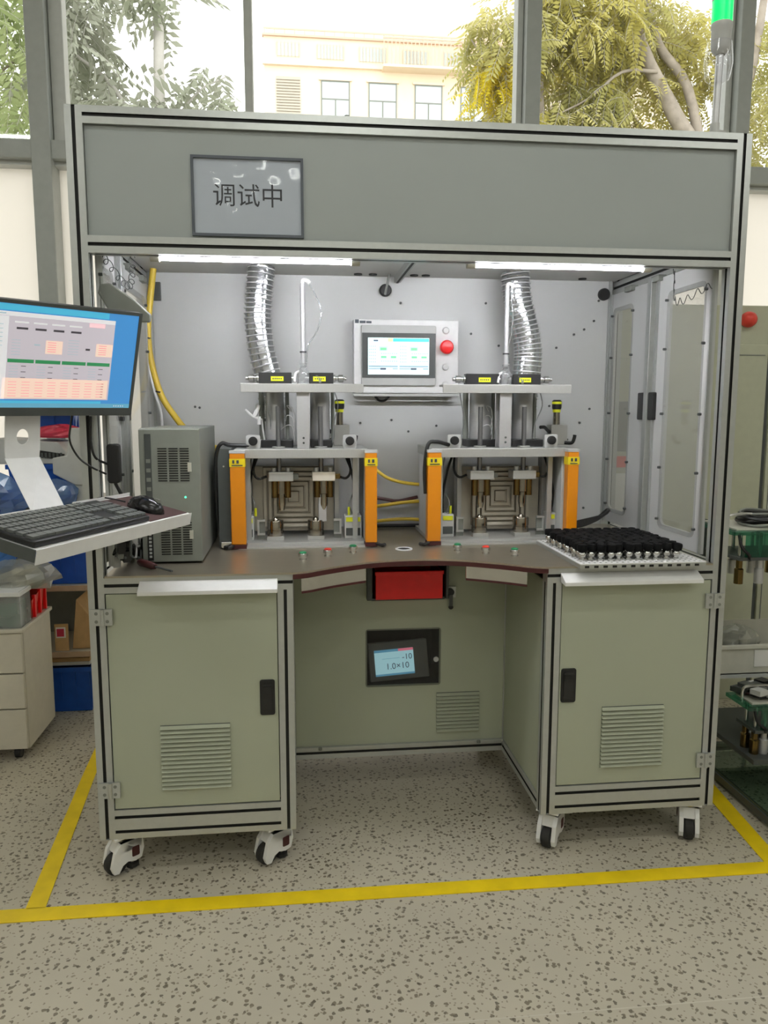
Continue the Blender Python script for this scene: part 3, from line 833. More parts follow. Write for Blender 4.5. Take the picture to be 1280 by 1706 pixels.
door(1.2345, 1.6575, 0.197, 0.7725, 'right cabinet door, handle at its left edge', (1.239,1.281), (1.359,1.538), (1.642,1.696,1.668))
# centre panel in the leg recess
cpn = MB(); Y0 = 0.4176
grid_panel(cpn, 0.5135, 1.1915, 0.157, 0.812, Y0, Y0+0.004, [(0.743,0.977,0.354,0.536),(0.757,0.992,0.642,0.748)], 'panel')
cpn = cpn.build('centre_panel', ws, weld=True)
vent(cpn, 0.97, 1.112, 0.188, 0.322, 11, Y0)
part(MB().box(0.5135, 1.1915, Y0-0.012, Y0, 0.150, 0.157, 'alu'), 'panel_ledge', cpn)
for x in (0.59, 1.11): part(MB().cyl((x,Y0-0.014,0.15),(x,Y0-0.014,0.158),0.006,'grey_mid',n=8), 'screw', cpn)
# gauge niche: box behind the opening and a smoked pane over it
nb = MB()
nb.box(0.735,0.985,Y0+0.16,Y0+0.164,0.345,0.545,'grey_dark'); nb.box(0.735,0.739,Y0+0.004,Y0+0.16,0.345,0.545,'grey_dark'); nb.box(0.981,0.985,Y0+0.004,Y0+0.16,0.345,0.545,'grey_dark')
nb.box(0.735,0.985,Y0+0.004,Y0+0.16,0.345,0.349,'grey_dark'); nb.box(0.735,0.985,Y0+0.004,Y0+0.16,0.541,0.545,'grey_dark')
nb.build('gauge_niche', cpn)
MB().prism(rrect(0.738,0.982,0.350,0.541,0.008), Y0-0.0035, Y0-0.0005, 'smoked', XZ).build('smoked_pane', cpn)
# chute frame of the red bin with its lock
cf = MB()
cf.box(0.741,0.757,Y0-0.030,Y0,0.642,0.77,'grey_dark'); cf.box(0.992,1.000,Y0-0.030,Y0,0.642,0.77,'grey_dark')
cf.box(0.757,0.992,Y0-0.026,Y0+0.2,0.748,0.77,'grey_dark'); cf.box(0.757,0.992,Y0-0.004,Y0+0.2,0.634,0.642,'grey_dark')
cf.box(0.753,0.757,Y0,Y0+0.2,0.634,0.77,'black'); cf.box(0.992,0.996,Y0,Y0+0.2,0.634,0.77,'black'); cf.box(0.753,0.996,Y0+0.2,Y0+0.204,0.634,0.77,'black')
cf.build('bin_chute', cpn, bevel=0.001)
lk = MB().box(0.998,1.028,Y0-0.006,Y0,0.640,0.675,'alu').build('lock_plate', cpn)
k = MB(); k.cyl((1.010,Y0-0.006,0.660),(1.010,Y0-0.020,0.660),0.011,'black',n=14); k.box(1.004,1.016,Y0-0.022,Y0-0.018,0.615,0.652,'grey_dark'); k.cyl((1.010,Y0-0.019,0.612),(1.010,Y0-0.021,0.612),0.008,'black',n=10)
k.build('lock_key', cpn)

# casters
def caster(x, y, ang):
    d = Vector((math.cos(ang), math.sin(ang), 0)); a = Vector((-d.y, d.x, 0)); up = Vector((0,0,1)); c = Vector((x, y, 0))
    to = lambda p, q, h: tuple(c + d*p + up*q + a*h)
    m = MB()
    m.obox(c+up*0.1095, d*0.040, a*0.032, up*0.0035, 'white_paint')
    m.cyl(c+up*0.086, c+up*0.106, 0.020, 'steel_bright', n=14)
    prof_ = [(-0.034,0.090),(0.024,0.090),(0.040,0.058),(0.046,0.030),(0.034,0.018),(0.022,0.030),(0.012,0.058),(-0.006,0.058),(-0.016,0.030),(-0.030,0.030),(-0.038,0.060)]
    prof_ = [(-0.040,0.092),(0.022,0.092),(0.040,0.070),(0.050,0.030),(0.044,0.014),(0.030,0.012),(0.018,0.030),(0.004,0.036),(-0.018,0.030),(-0.036,0.034),(-0.044,0.060)]
    for s in (-1, 1): m.prism(prof_, s*0.0155, s*0.0275, 'white_paint', to)
    m.prism([(-0.038,0.066),(0.034,0.064),(0.022,0.092),(-0.038,0.092)], -0.0275, 0.0275, 'white_paint', to)
    for s in (-1, 1): m.prism(rrect(-0.030,-0.008,0.044,0.072,0.004), s*0.0275, s*0.0285, 'red_dark', to)
    o = m.build('caster', ws, bevel=0.002)
    wc = c + d*0.026 + up*0.0305
    MB().lathe(wc - a*0.0135, a, [(0.024,0),(0.0295,0.003),(0.0305,0.0135),(0.0295,0.024),(0.024,0.027)], 'rubber', 22).build('wheel', o, smooth=True)
    l = MB(); l.cyl(c - d*0.022 + up*0.012, c - d*0.022 + up*0.078, 0.010, 'steel_bright', n=10)
    l.cyl(c - d*0.022 + up*0.040, c - d*0.022 + up*0.062, 0.0155, 'red_dark', n=12); l.cyl(c - d*0.022 + up*0.004, c - d*0.022 + up*0.014, 0.017, 'rubber', n=14)
    l.build('levelling_foot', o)
for x, y, an in ((0.050,0.045,-2.45),(0.452,0.050,-2.5),(1.240,0.050,-2.2),(1.655,0.050,-1.95),(0.05,D-0.05,-2.2),(0.452,D-0.05,-2.4),(1.24,D-0.05,-2.4),(1.65,D-0.05,-2.1)): caster(x, y, an)
for x0, x1 in ((0.0,0.095),(0.425,0.5128),(1.192,1.285),(1.610,1.70)): part(MB().box(x0, x1, 0.0, 0.085, 0.1125, ZB+0.0005, 'alu'), 'foot_plate', bevel=0.001)

# side doors with clear windows
def side_door(x, s, y0, y1, oy0, oy1, name='side_door', label=None):
    m = MB(); xa, xb = x-0.004, x+0.004
    round_ring(m, y0, y1, 0.835, 1.64, oy0, oy1, 0.885, 1.578, 0.02, xa, xb, 'panel_in', YZ)
    d = m.build(name, ws, weld=True)
    MB().prism(rrect(oy0-0.012, oy1+0.012, 0.873, 1.590, 0.022), x+s*0.0045, x+s*0.0075, 'acrylic', YZ).build('clear_window', d)
    for z in (0.90, 1.06, 1.225, 1.42, 1.565):
        for y in (oy0-0.014, oy1+0.014): MB().cyl((x+s*0.004, y, z), (x+s*0.013, y, z), 0.004, 'grey_dark', n=8).build('screw', d)
    MB().box(x+s*0.004 if s > 0 else x-0.012, x+0.012 if s > 0 else x-0.004, y0, y0+0.008, 0.835, 1.64, 'alu').build('door_edge', d)
    MB().box(x+s*0.004 if s > 0 else x-0.012, x+0.012 if s > 0 else x-0.004, y1-0.008, y1, 0.835, 1.64, 'alu').build('door_edge', d)
    return d
def side(x, s, fd=(0.052,0.385,0.105,0.305), bd=(0.44,0.742,0.575,0.715), hy=((0.366,0.402),(0.432,0.478)), sy=(0.404,0.428)):
    f = side_door(x, s, *fd); b_ = side_door(x, s, *bd)
    for (y0, y1), p in zip(hy, (f, b_)):
        h = MB(); h.prism(rrect(y0, y1, 1.205, 1.292, 0.005), x+s*0.004, x+s*0.016, 'black', YZ) if s > 0 else h.prism(rrect(y0, y1, 1.205, 1.292, 0.005), x-0.016, x-0.004, 'black', YZ)
        h.build('door_handle', p, bevel=0.0015)
    pr = MB(); pr.box(min(x+s*0.001, x+s*0.020), max(x+s*0.001, x+s*0.020), sy[0], sy[1], 0.822, 1.645, 'alu'); pr.build('door_stile', ws, bevel=0.002)
    for y in (0.30, 0.50):
        c_ = MB(); c_.box(x-0.012 if s > 0 else x-0.018, x+0.018 if s > 0 else x+0.012, y+0.06, y+0.115, 1.630, 1.648, 'grey_mid'); c_.build('door_catch', ws, bevel=0.002)
    for y in (0.36, 0.47):
        c_ = MB(); c_.box(x-0.012 if s > 0 else x-0.02, x+0.02 if s > 0 else x+0.012, y, y+0.05, 0.822, 0.834, 'white_paint'); c_.cyl((x+s*0.012,y+0.01,0.828),(x+s*0.03,y+0.01,0.828),0.006,'red_dark',n=8); c_.build('floor_catch', ws)
side(0.046, 1, (0.052,0.232,0.064,0.184), (0.268,0.742,0.335,0.62), ((0.196,0.222),(0.278,0.304)), (0.236,0.264)); side(1.654, -1)

# ------------------------------------------------------------------ things on and in the workstation
# notice in a plastic sleeve on the header
sg = thing('notice_sign', (0.418, 0.008, 1.654), 'printed notice in a clear sleeve with dark edging on the header panel', 'sign')
b_ = MB(); grid_panel(b_, 0.284, 0.552, 1.653, 1.839, 0.0035, 0.0095, [(0.2905,0.5455,1.6595,1.8325)], 'sign_edge'); b_.build('sign_edging', sg, weld=True)
MB().box(0.290, 0.546, 0.0085, 0.0095, 1.659, 1.833, 'paper').build('sheet', sg)
tx = MB(); text_mesh(tx, '调试中', (0.333, 0.0080, 1.7285), (1,0,0), (0,0,1), 0.0575, 'ink'); tx.build('lettering', sg, fix=False)
# wrinkled clear cover
n = 26; cv = MB(); rr = random.Random(4); vs = []; fs = []
for j in range(n+1):
    for i in range(n+1):
        u, v = i/n, j/n
        bul = 0.0012*math.sin(7*u+2.1*math.sin(5*v))*math.sin(6*v+1.5*math.sin(6*u)) + 0.0006*math.sin(23*u+11*v)
        bul *= min(1, 6*u, 6*(1-u), 6*v, 6*(1-v)) * (1.6 if u < 0.35 or u > 0.9 else 0.5)
        vs.append((0.2906+0.2548*u, 0.0055+bul, 1.6596+0.1728*v))
for j in range(n):
    for i in range(n): fs.append((j*(n+1)+i, j*(n+1)+i+1, (j+1)*(n+1)+i+1, (j+1)*(n+1)+i))
cv.add(vs, fs, 'sleeve'); cv.build('clear_cover', sg, smooth=True, fix=False)

# LED tubes under the header
def led(x0, x1, z, label):
    t = thing('led_tube', ((x0+x1)/2, 0.062, z), label, 'lamp', 'LED tubes under the header')
    MB().box(x0, x1, 0.054, 0.070, z+0.022, z+0.032, 'white_paint').build('housing', t, bevel=0.002)
    MB().cyl((x0+0.022, 0.062, z+0.011), (x1-0.022, 0.062, z+0.011), 0.0085, 'tube_light_cool', n=10).build('tube', t, smooth=True)
    for a, c in ((x0, x0+0.022), (x1-0.022, x1)): MB().cyl((a, 0.062, z+0.011), (c, 0.062, z+0.011), 0.0115, 'yellow_hose' if False else 'nylon', n=14).build('end_cap', t, smooth=True)
    for x in (x0+0.06, x1-0.06): MB().box(x-0.008, x+0.008, 0.050, 0.074, z+0.032, 1.689, 'white_paint').build('bracket', t)
led(0.173, 0.694, 1.600, 'lit LED tube under the header, above the left fixture')
led(0.972, 1.471, 1.600, 'lit LED tube under the header, above the right fixture')

# signal tower on the roof
st = thing('signal_tower', (1.605, 0.03, H), 'signal tower with a lit green lamp on a steel pole', 'signal lamp')
MB().lathe((1.612,0.03,H), (0,0,1), [(0.028,0),(0.028,0.006),(0.012,0.010),(0.012,0.03)], 'grey_light', 16).build('base', st, smooth=True)
MB().cyl((1.612,0.03,H+0.01), (1.616,0.03,2.145), 0.0095, 'brushed_v', n=14).build('pole', st, smooth=True)
MB().lathe((1.616,0.03,2.135), (0,0,1), [(0.012,0),(0.022,0.012),(0.024,0.02),(0.0245,0.062),(0.026,0.064),(0.026,0.075)], 'grey_light', 18).build('socket', st, smooth=True)
MB().cyl((1.616,0.03,2.210), (1.616,0.03,2.263), 0.0255, 'green_lamp', n=20).build('green_lens', st, smooth=True)
MB().cyl((1.616,0.03,2.263), (1.616,0.03,2.271), 0.0262, 'grey_light', n=20).build('lens_ring', st, smooth=True)
MB().cyl((1.616,0.03,2.271), (1.616,0.03,2.323), 0.0255, 'yellow', n=20).build('amber_lens', st, smooth=True)
MB().cyl((1.616,0.03,2.323), (1.616,0.03,2.375), 0.0255, 'red', n=20).build('red_lens', st, smooth=True)
MB().lathe((1.616,0.03,2.375), (0,0,1), [(0.0262,0),(0.024,0.012),(0.012,0.018)], 'grey_light', 18).build('cap', st, smooth=True)
w_ = MB(); w_.lathe((1.612,0.03,2.065),(0,0,1),[(0.014,0),(0.030,0.012),(0.036,0.05),(0.033,0.075),(0.030,0.10)],'sleeve',14); w_.build('plastic_wrap', st, smooth=True)

# touch panel on the back wall
hp = thing('control_panel', (0.905, 0.70, 1.288), 'white control box with touchscreen and red mushroom switch on the back wall', 'control panel')
MB().box(0.724, 1.086, 0.700, 0.749, 1.292, 1.540, 'white_paint').build('box', hp, bevel=0.003)
MB().box(0.722, 1.088, 0.688, 0.702, 1.281, 1.2905, 'grey_light').build('lower_lip', hp, bevel=0.002)
MB().prism(rrect(0.750,1.006,1.318,1.520,0.006), 0.690, 0.701, 'grey_light', XZ).build('bezel', hp, bevel=0.0015)
MB().box(0.752,1.004,0.6885,0.690,1.344,1.494,'grey_dark').build('screen_frame', hp)
MB().box(0.772,0.982,0.6878,0.6886,1.355,1.478,'s_white').build('touchscreen', hp)
sc = MB(); sy = 0.6872
def q(x0, x1, z0, z1, m, d=0.0): sc.add([(x0,sy-d,z0),(x1,sy-d,z0),(x1,sy-d,z1),(x0,sy-d,z1)], [(0,1,2,3)], m)
def hx(u): return 0.772+0.21*u
def hz(v): return 1.478-0.123*v
q(hx(0.40),hx(0.995),hz(0.105),hz(0.015),'s_cyan'); q(hx(0.32),hx(0.41),hz(0.11),hz(0.01),'s_yellow'); q(hx(0.09),hx(0.165),hz(0.10),hz(0.06),'s_dark')
for u0 in (0.0, 0.5):
    q(hx(u0+0.18),hx(u0+0.32),hz(0.36),hz(0.23),'s_greenpale'); q(hx(u0+0.20),hx(u0+0.30),hz(0.34),hz(0.27),'s_green',0.0002)
    q(hx(u0+0.35),hx(u0+0.485),hz(0.36),hz(0.30),'s_pink')
    for a in (0.21, 0.37): q(hx(u0+a),hx(u0+a+0.09),hz(0.555),hz(0.495),'s_green')
    for a in range(4):
        for c_ in range(6): q(hx(u0+0.02+a*0.03),hx(u0+0.035+a*0.03),hz(0.25+c_*0.085),hz(0.215+c_*0.085),'s_grey')
    for a in range(8):
        for c_ in range(2): q(hx(u0+0.21+a*0.035),hx(u0+0.232+a*0.035),hz(0.44+c_*0.21),hz(0.415+c_*0.21),'s_grey')
    q(hx(u0+0.01),hx(u0+0.485),hz(0.80),hz(0.755),'s_grey'); q(hx(u0+0.01),hx(u0+0.30),hz(0.86),hz(0.825),'s_grey'); q(hx(u0+0.2),hx(u0+0.29),hz(0.87),hz(0.82),'s_dark',0.0002); q(hx(u0+0.4),hx(u0+0.485),hz(0.86),hz(0.825),'s_grey')
sc.build('screen_readout', hp, fix=False)
nm = MB(); nm.box(0.729,0.742,0.6988,0.7002,1.5265,1.5385,'sign_edge'); nm.box(0.745,0.765,0.6988,0.7002,1.5265,1.5345,'sign_edge'); nm.box(0.767,0.785,0.6988,0.7002,1.5265,1.5335,'sign_edge'); nm.build('name_plate', hp)
MB().lathe((1.041,0.700,1.505),(0,-1,0),[(0.012,0),(0.012,0.003),(0.009,0.007)],'white',18).build('white_button', hp, smooth=True)
MB().lathe((1.041,0.700,1.382),(0,-1,0),[(0.012,0),(0.012,0.003),(0.009,0.007)],'white',18).build('white_button', hp, smooth=True)
MB().lathe((1.041,0.700,1.322),(0,-1,0),[(0.012,0),(0.012,0.003),(0.009,0.007)],'white',18).build('white_button', hp, smooth=True)
es = MB().lathe((1.041,0.700,1.448),(0,-1,0),[(0.020,0),(0.020,0.006),(0.012,0.008),(0.012,0.014),(0.0225,0.018),(0.0235,0.026),(0.019,0.033),(0.004,0.035)],'red',22).build('emergency_switch', hp, smooth=True)
es['label'] = 'red mushroom emergency switch'
MB().tube([(0.80,0.735,1.283),(0.815,0.735,1.268),(0.835,0.735,1.268),(0.85,0.735,1.283)],0.004,'black',smooth=4).build('cable_loop', hp, smooth=True)

# red bin in the chute, gauge in the niche
rb = thing('red_bin', (0.875, 0.45, 0.642), 'red plastic bin slid into the chute below the curved worktop', 'bin')
r_ = MB(); r_.box(0.768,0.981,0.388,0.392,0.6445,0.731,'red'); r_.box(0.768,0.772,0.392,0.60,0.6445,0.731,'red'); r_.box(0.977,0.981,0.392,0.60,0.6445,0.731,'red'); r_.box(0.768,0.981,0.596,0.60,0.6445,0.731,'red'); r_.box(0.768,0.981,0.392,0.60,0.6425,0.6465,'red')
r_.build('body', rb, bevel=0.0012)
MB().box(0.765,0.984,0.384,0.394,0.722,0.734,'red').build('rim', rb, bevel=0.002)
gz = thing('vacuum_gauge', (0.84, 0.47, 0.350), 'small lit readout showing 1.0x10 behind the smoked pane of the recess panel', 'gauge')
gU = Vector((0.995,0.04,0.055)); gV = Vector((-0.06,0.22,0.974)).normalized(); gN = gU.cross(gV).normalized(); gO = Vector((0.770,0.445,0.366))
def gp(u, v, h=0.0): return gO + gU*u + gV*v + gN*h
gb = MB(); gb.obox(gp(0.085,0.052,-0.020), gU*0.098, gV*0.062, gN*0.018, 'grey_mid'); gb.build('body', gz, bevel=0.002)
gs = MB(); gs.add([gp(0.005,0.006),gp(0.135,0.006),gp(0.135,0.090),gp(0.005,0.090)], [(0,1,2,3)], 's_gauge'); gs.build('display', gz, fix=False)
gt = MB()
gt.add([gp(0.005,0.082,.0004),gp(0.085,0.082,.0004),gp(0.085,0.090,.0004),gp(0.005,0.090,.0004)], [(0,1,2,3)], 's_gaugeline'); gt.add([gp(0.085,0.082,.0004),gp(0.135,0.082,.0004),gp(0.135,0.090,.0004),gp(0.085,0.090,.0004)], [(0,1,2,3)], 's_redbar')
gt.add([gp(0.005,0.006,.0004),gp(0.135,0.006,.0004),gp(0.135,0.012,.0004),gp(0.005,0.012,.0004)], [(0,1,2,3)], 's_gaugeline')
gt.add([gp(0.03,0.060,.0004),gp(0.088,0.060,.0004),gp(0.088,0.061,.0004),gp(0.03,0.061,.0004)], [(0,1,2,3)], 's_gaugeline')
text_mesh(gt, '-10', gp(0.096,0.054,.0006), gU, gV, 0.026, 's_dark'); text_mesh(gt, '1.0×10', gp(0.040,0.026,.0006), gU, gV, 0.028, 's_dark')
text_mesh(gt, 'Pa·m³/s', gp(0.112,0.030,.0006), gU, gV, 0.007, 's_gaugeline') if False else None
gt.build('readout', gz, fix=False)
MB().cyl((0.966,0.4138,0.437),(0.966,0.409,0.437),0.0085,'grey_light',n=14).build('pane_knob', cpn)

# industrial computer
pc = thing('industrial_computer', (0.19, 0.35, ZT), 'grey tower industrial computer standing on the left of the worktop', 'computer')
X0, X1, YF = 0.112, 0.267, 0.152
MB().box(X0, X1, YF, 0.56, ZT+0.004, 1.186, 'pc_grey').build('case', pc, bevel=0.002)
MB().box(X0-0.002, X1+0.002, YF-0.006, YF, ZT+0.006, 1.184, 'pc_grey').build('front_bezel', pc, bevel=0.002)
vg = MB()
for zz0, rows, xa in ((1.045, 14, 0.158), (0.845, 14, 0.160)):
    for r in range(rows):
        for c_ in range(3): vg.box(xa+c_*0.029, xa+c_*0.029+0.024, YF-0.0068, YF-0.0058, zz0+r*0.0066, zz0+r*0.0066+0.0034, 'slot')
o = vg.build('vent_slots', pc); o['kind'] = 'stuff'
dv = MB(); dv.box(0.125,0.142,YF-0.0085,YF-0.006,1.00,1.172,'grey_dark'); dv.build('drive_bay', pc, bevel=0.001)
for z in (1.02,1.045,1.07,1.095): MB().box(0.128,0.139,YF-0.0095,YF-0.0085,z,z+0.010,'grey_mid').build('bay_button', pc)
lb = MB(); lb.box(0.124,0.139,YF-0.0075,YF-0.006,0.830,0.935,'black'); lb.build('dark_strip', pc)
lt = MB()
for i in range(9): lt.box(0.128,0.135,YF-0.0082,YF-0.0075,0.838+i*0.010,0.844+i*0.010,'grey_light')
lt.build('strip_marks', pc)
MB().cyl((0.228,YF-0.006,1.002),(0.228,YF-0.008,1.002),0.0028,'led_green',n=8).build('power_led', pc)
for z in (1.083,0.90): MB().box(0.236,0.246,YF-0.009,YF-0.006,z-0.012,z+0.012,'nylon').build('door_latch', pc)
for x in (0.13,0.25):
    for y in (0.19,0.52): MB().cyl((x,y,ZT),(x,y,ZT+0.005),0.01,'rubber',n=10).build('foot', pc)

# flexible ducts
def duct(pts, r, label):
    d = thing('exhaust_duct', (pts[-1][0], pts[-1][1], pts[-1][2]), label, 'duct', 'silver flexible ducts')
    P = catmull([Vector(p) for p in pts], 10)
    MB().tube(P, lambda u: r*(0.965+0.035*math.cos(u*2*PI*len(P)*0.5)), 'foil', n=20, smooth=0, caps=False).build('hose', d, smooth=True)
    L = len(P); N = 27
    for i in range(N):
        f = (i+0.5)/N*(L-1); k = int(f); p = P[k].lerp(P[min(k+1, L-1)], f-k); dr = (P[min(k+1, L-1)]-P[max(k-1, 0)]).normalized()
        a = dr.orthogonal().normalized(); b = dr.cross(a)
        ring = [p + a*(r*1.02*math.cos(2*PI*j/20)) + b*(r*1.02*math.sin(2*PI*j/20)) for j in range(21)]
        MB().tube(ring, 0.0021, 'duct_ring', n=5, smooth=0, caps=False).build('spiral_ring', d, smooth=True)
duct([(0.424,0.60,1.688),(0.414,0.60,1.60),(0.410,0.60,1.52),(0.420,0.60,1.42),(0.444,0.60,1.315),(0.452,0.60,1.20)], 0.042, 'silver flexible duct dropping behind the left fixture')
duct([(1.252,0.60,1.688),(1.262,0.60,1.60),(1.285,0.60,1.52),(1.302,0.60,1.44),(1.300,0.60,1.36),(1.285,0.60,1.20)], 0.046, 'silver flexible duct curving behind the right fixture')

# yellow hose down the left corner with white tube and ties
yh = thing('yellow_hose', (0.10, 0.66, 1.688), 'thick yellow hose hanging down the left rear corner with a white tube tied on', 'hose')
YH = [(0.074,0.68,1.688),(0.062,0.68,1.60),(0.050,0.68,1.50),(0.055,0.68,1.40),(0.082,0.68,1.29),(0.125,0.68,1.215),(0.18,0.69,1.15),(0.27,0.70,1.10),(0.36,0.71,1.085)]
MB().tube(YH, 0.0105, 'yellow_hose', n=12, smooth=5).build('hose', yh, smooth=True)
MB().tube([(0.040,0.675,1.62),(0.040,0.672,1.50),(0.044,0.672,1.40),(0.066,0.670,1.29),(0.085,0.668,1.22),(0.088,0.665,1.10)], 0.004, 'white', n=8, smooth=5).build('white_tube', yh, smooth=True)
for (x, z, w) in ((0.050,1.467,0.022),(0.079,1.293,0.022)): MB().cyl((x-0.004,0.68,z-0.002),(x-0.003,0.68,z+0.003),0.0135,'black',n=12).build('cable_tie', yh); 
# yellow hoses between the fixtures
def hose(pts, m, label, r=0.006):
    return tag(MB().tube(pts, r, m, n=10, smooth=5).build('yellow_hose' if m == 'yellow_hose' else 'cable', smooth=True), label, 'hose', 'yellow hoses between the fixtures')
hose([(0.775,0.69,1.065),(0.80,0.68,1.030),(0.84,0.67,1.002),(0.90,0.67,0.985),(0.985,0.68,0.976),(1.03,0.70,0.975)], 'yellow_hose', 'topmost yellow hose sagging between the two fixtures')
h2 = hose([(0.77,0.69,0.898),(0.81,0.68,0.905),(0.90,0.67,0.918),(0.985,0.68,0.921),(1.03,0.70,0.92)], 'yellow_hose', 'middle yellow hose with brass fitting between the fixtures')
hose([(0.77,0.70,0.842),(0.82,0.69,0.852),(0.90,0.68,0.858),(0.985,0.68,0.852),(1.03,0.70,0.848)], 'yellow_hose', 'lowest yellow hose lying near the worktop between the fixtures')
tag(MB().tube([(0.77,0.72,0.935),(0.83,0.71,0.925),(0.88,0.71,0.918),(0.95,0.72,0.93)],0.006,'red_dark',n=8,smooth=5).build('cable', smooth=True),'dark red hose crossing behind the middle yellow hose','hose')
tag(MB().tube([(0.78,0.72,0.828),(0.84,0.72,0.829),(0.92,0.72,0.829),(1.0,0.72,0.830)],0.006,'black',n=8,smooth=5).build('cable', smooth=True),'black cable along the foot of the back panel','cable')

# black round plugs near the top of the back panel
def disc(x, z, label):
    d = MB(); d.lathe((x,0.749,z),(0,-1,0),[(0.021,0),(0.021,0.012),(0.017,0.018),(0.006,0.019)],'black',22)
    return tag(d.build('round_sensor', smooth=True), label, 'sensor')
disc(0.837,1.642,'black round sensor hanging at the top middle of the back panel'); disc(1.617,1.642,'black round sensor at the top right corner of the back panel')
tag(MB().box(0.058,0.085,0.735,0.749,1.595,1.655,'grey_dark').build('junction_box', bevel=0.002),'small dark box behind the top of the yellow hose','box')

# coiled cords by the side doors
def coil(pts, r, turns, label):
    P = catmull([Vector(p) for p in pts], 12); out = []
    for i, p in enumerate(P):
        t = i/(len(P)-1); a = 2*PI*turns*t
        out.append(p + Vector((0.2*r*math.cos(a), r*math.cos(a), r*math.sin(a))))
    Q = []
    for i in range(len(P)-1):
        for k in range(4):
            t = (i+k/4)/(len(P)-1); a = 2*PI*turns*t; p = P[i].lerp(P[i+1], k/4)
            Q.append(p + Vector((r*0.6*math.cos(a), r*math.cos(a), r*math.sin(a))))
    return tag(MB().tube(Q, 0.0012, 'grey_dark', n=5, smooth=0).build('coiled_cord', smooth=True), label, 'cord', 'coiled cords on the side doors')
coil([(1.630,0.26,1.66),(1.625,0.235,1.62),(1.622,0.23,1.58),(1.620,0.21,1.548),(1.622,0.16,1.545),(1.632,0.10,1.56),(1.645,0.045,1.572)],0.010,9,'thin coiled cord hanging over the right side door')
coil([(0.075,0.34,1.66),(0.075,0.33,1.61),(0.075,0.29,1.575),(0.070,0.22,1.575),(0.060,0.13,1.60),(0.052,0.06,1.62)],0.010,10,'thin coiled cord hanging over the left side door')

# perforated tray with black-capped fittings
tr = thing('parts_tray', (1.48, 0.12, ZT), 'white perforated tray set on the right of the worktop', 'tray')
TX0, TX1, TY0, TY1, TZ = 1.268, 1.618, -0.038, 0.345, 0.8335
MB().box(TX0, TX1, TY0, TY1, TZ-0.0035, TZ, 'white_paint').build('plate', tr, bevel=0.001)
ho = MB()
for i in range(22):
    for j in range(18):
        x = TX0+0.012+i*(TX1-TX0-0.024)/21; y = TY0+0.010+j*(TY1-TY0-0.020)/17
        ho.cyl((x,y,TZ+0.0002),(x,y,TZ+0.0006),0.0034,'steel_bright' if (i+j)%2 else 'grey_mid',n=6)
o = ho.build('perforations', tr); o['kind'] = 'stuff'
tb = MB(); tb.box(TX0,TX1,TY0,TY0+0.004,ZT,TZ-0.0035,'alu'); tb.build('front_rim', tr)
for i in range(13): MB().box(TX0+0.012+i*0.0255,TX0+0.024+i*0.0255,TY0-0.0008,TY0,ZT+0.002,TZ-0.0055,'slot').build('rim_slot', tr)
for y in (TY0+0.004, TY1-0.004): MB().box(TX0,TX0+0.004,TY0+0.004,TY1,ZT,TZ-0.0035,'alu').build('side_rim', tr) if y < 0.1 else MB().box(TX1-0.004,TX1,TY0+0.004,TY1,ZT,TZ-0.0035,'alu').build('side_rim', tr)
ft = thing('capped_fitting', (0,0,TZ), '', 'fitting', 'black-capped fittings standing on the perforated tray')
MB().lathe((0,0,TZ+0.0006),(0,0,1),[(0.0095,0),(0.0095,0.004),(0.0065,0.005),(0.0065,0.008),(0.0105,0.010),(0.0115,0.015),(0.0105,0.020),(0.006,0.024)],'steel_bright',12).build('metal_base', ft, smooth=True)
MB().lathe((0,0,TZ+0.024),(0,0,1),[(0.0110,0),(0.0135,0.003),(0.0138,0.014),(0.012,0.019),(0.006,0.020)],'cap_black',10).build('black_cap', ft, smooth=True)
first = True; rr = random.Random(9)
ORD = ['first','second','third','fourth','fifth','sixth','seventh','eighth','ninth','tenth','eleventh','twelfth']
for j in range(11):
    for i in range(11):
        x = TX0+0.022+i*0.0262+(0.006 if j % 2 else 0)+rr.uniform(-0.002,0.002); y = TY0+0.050+j*0.0275+rr.uniform(-0.002,0.002)
        lab = 'black-capped fitting, %s from left in the %s of the tray' % (ORD[i], 'front row' if j == 0 else 'rearmost row' if j == 10 else ORD[j]+' row')
        if first: ft.location = (x, y, TZ); ft['label'] = lab; first = False
        else:
            c_ = copy_tree(ft, (x, y, TZ), lab); c_.rotation_euler = (rr.uniform(-0.12,0.12), rr.uniform(-0.12,0.12), rr.uniform(0,6))
# black cable coil behind the right fixture
cc = MB()
for k in range(5):
    a = 0.002*k
    cc.tube([(1.43,0.60,0.829+a),(1.50,0.585+a,0.838+a*2),(1.56,0.58,0.862+a),(1.605,0.60+a,0.888-a),(1.612,0.63,0.880+a),(1.575,0.65,0.850),(1.50,0.645-a,0.832+a),(1.43,0.63,0.829)],0.005,'black',n=7,smooth=4)
tag(cc.build('cable_coil', smooth=True),'bundle of black cable lying by the right fixture','cable')
wb_ = MB(); wb_.lathe((1.61,0.52,ZT),(0,0,1),[(0.012,0),(0.012,0.012),(0.017,0.014),(0.017,0.02)],'steel_bright',12); wb_.cyl((1.598,0.515,0.832),(1.598,0.500,0.832),0.006,'black',n=8)
tag(wb_.build('metal_knob', smooth=True),'small silver knob on the worktop before the right side doors','knob')

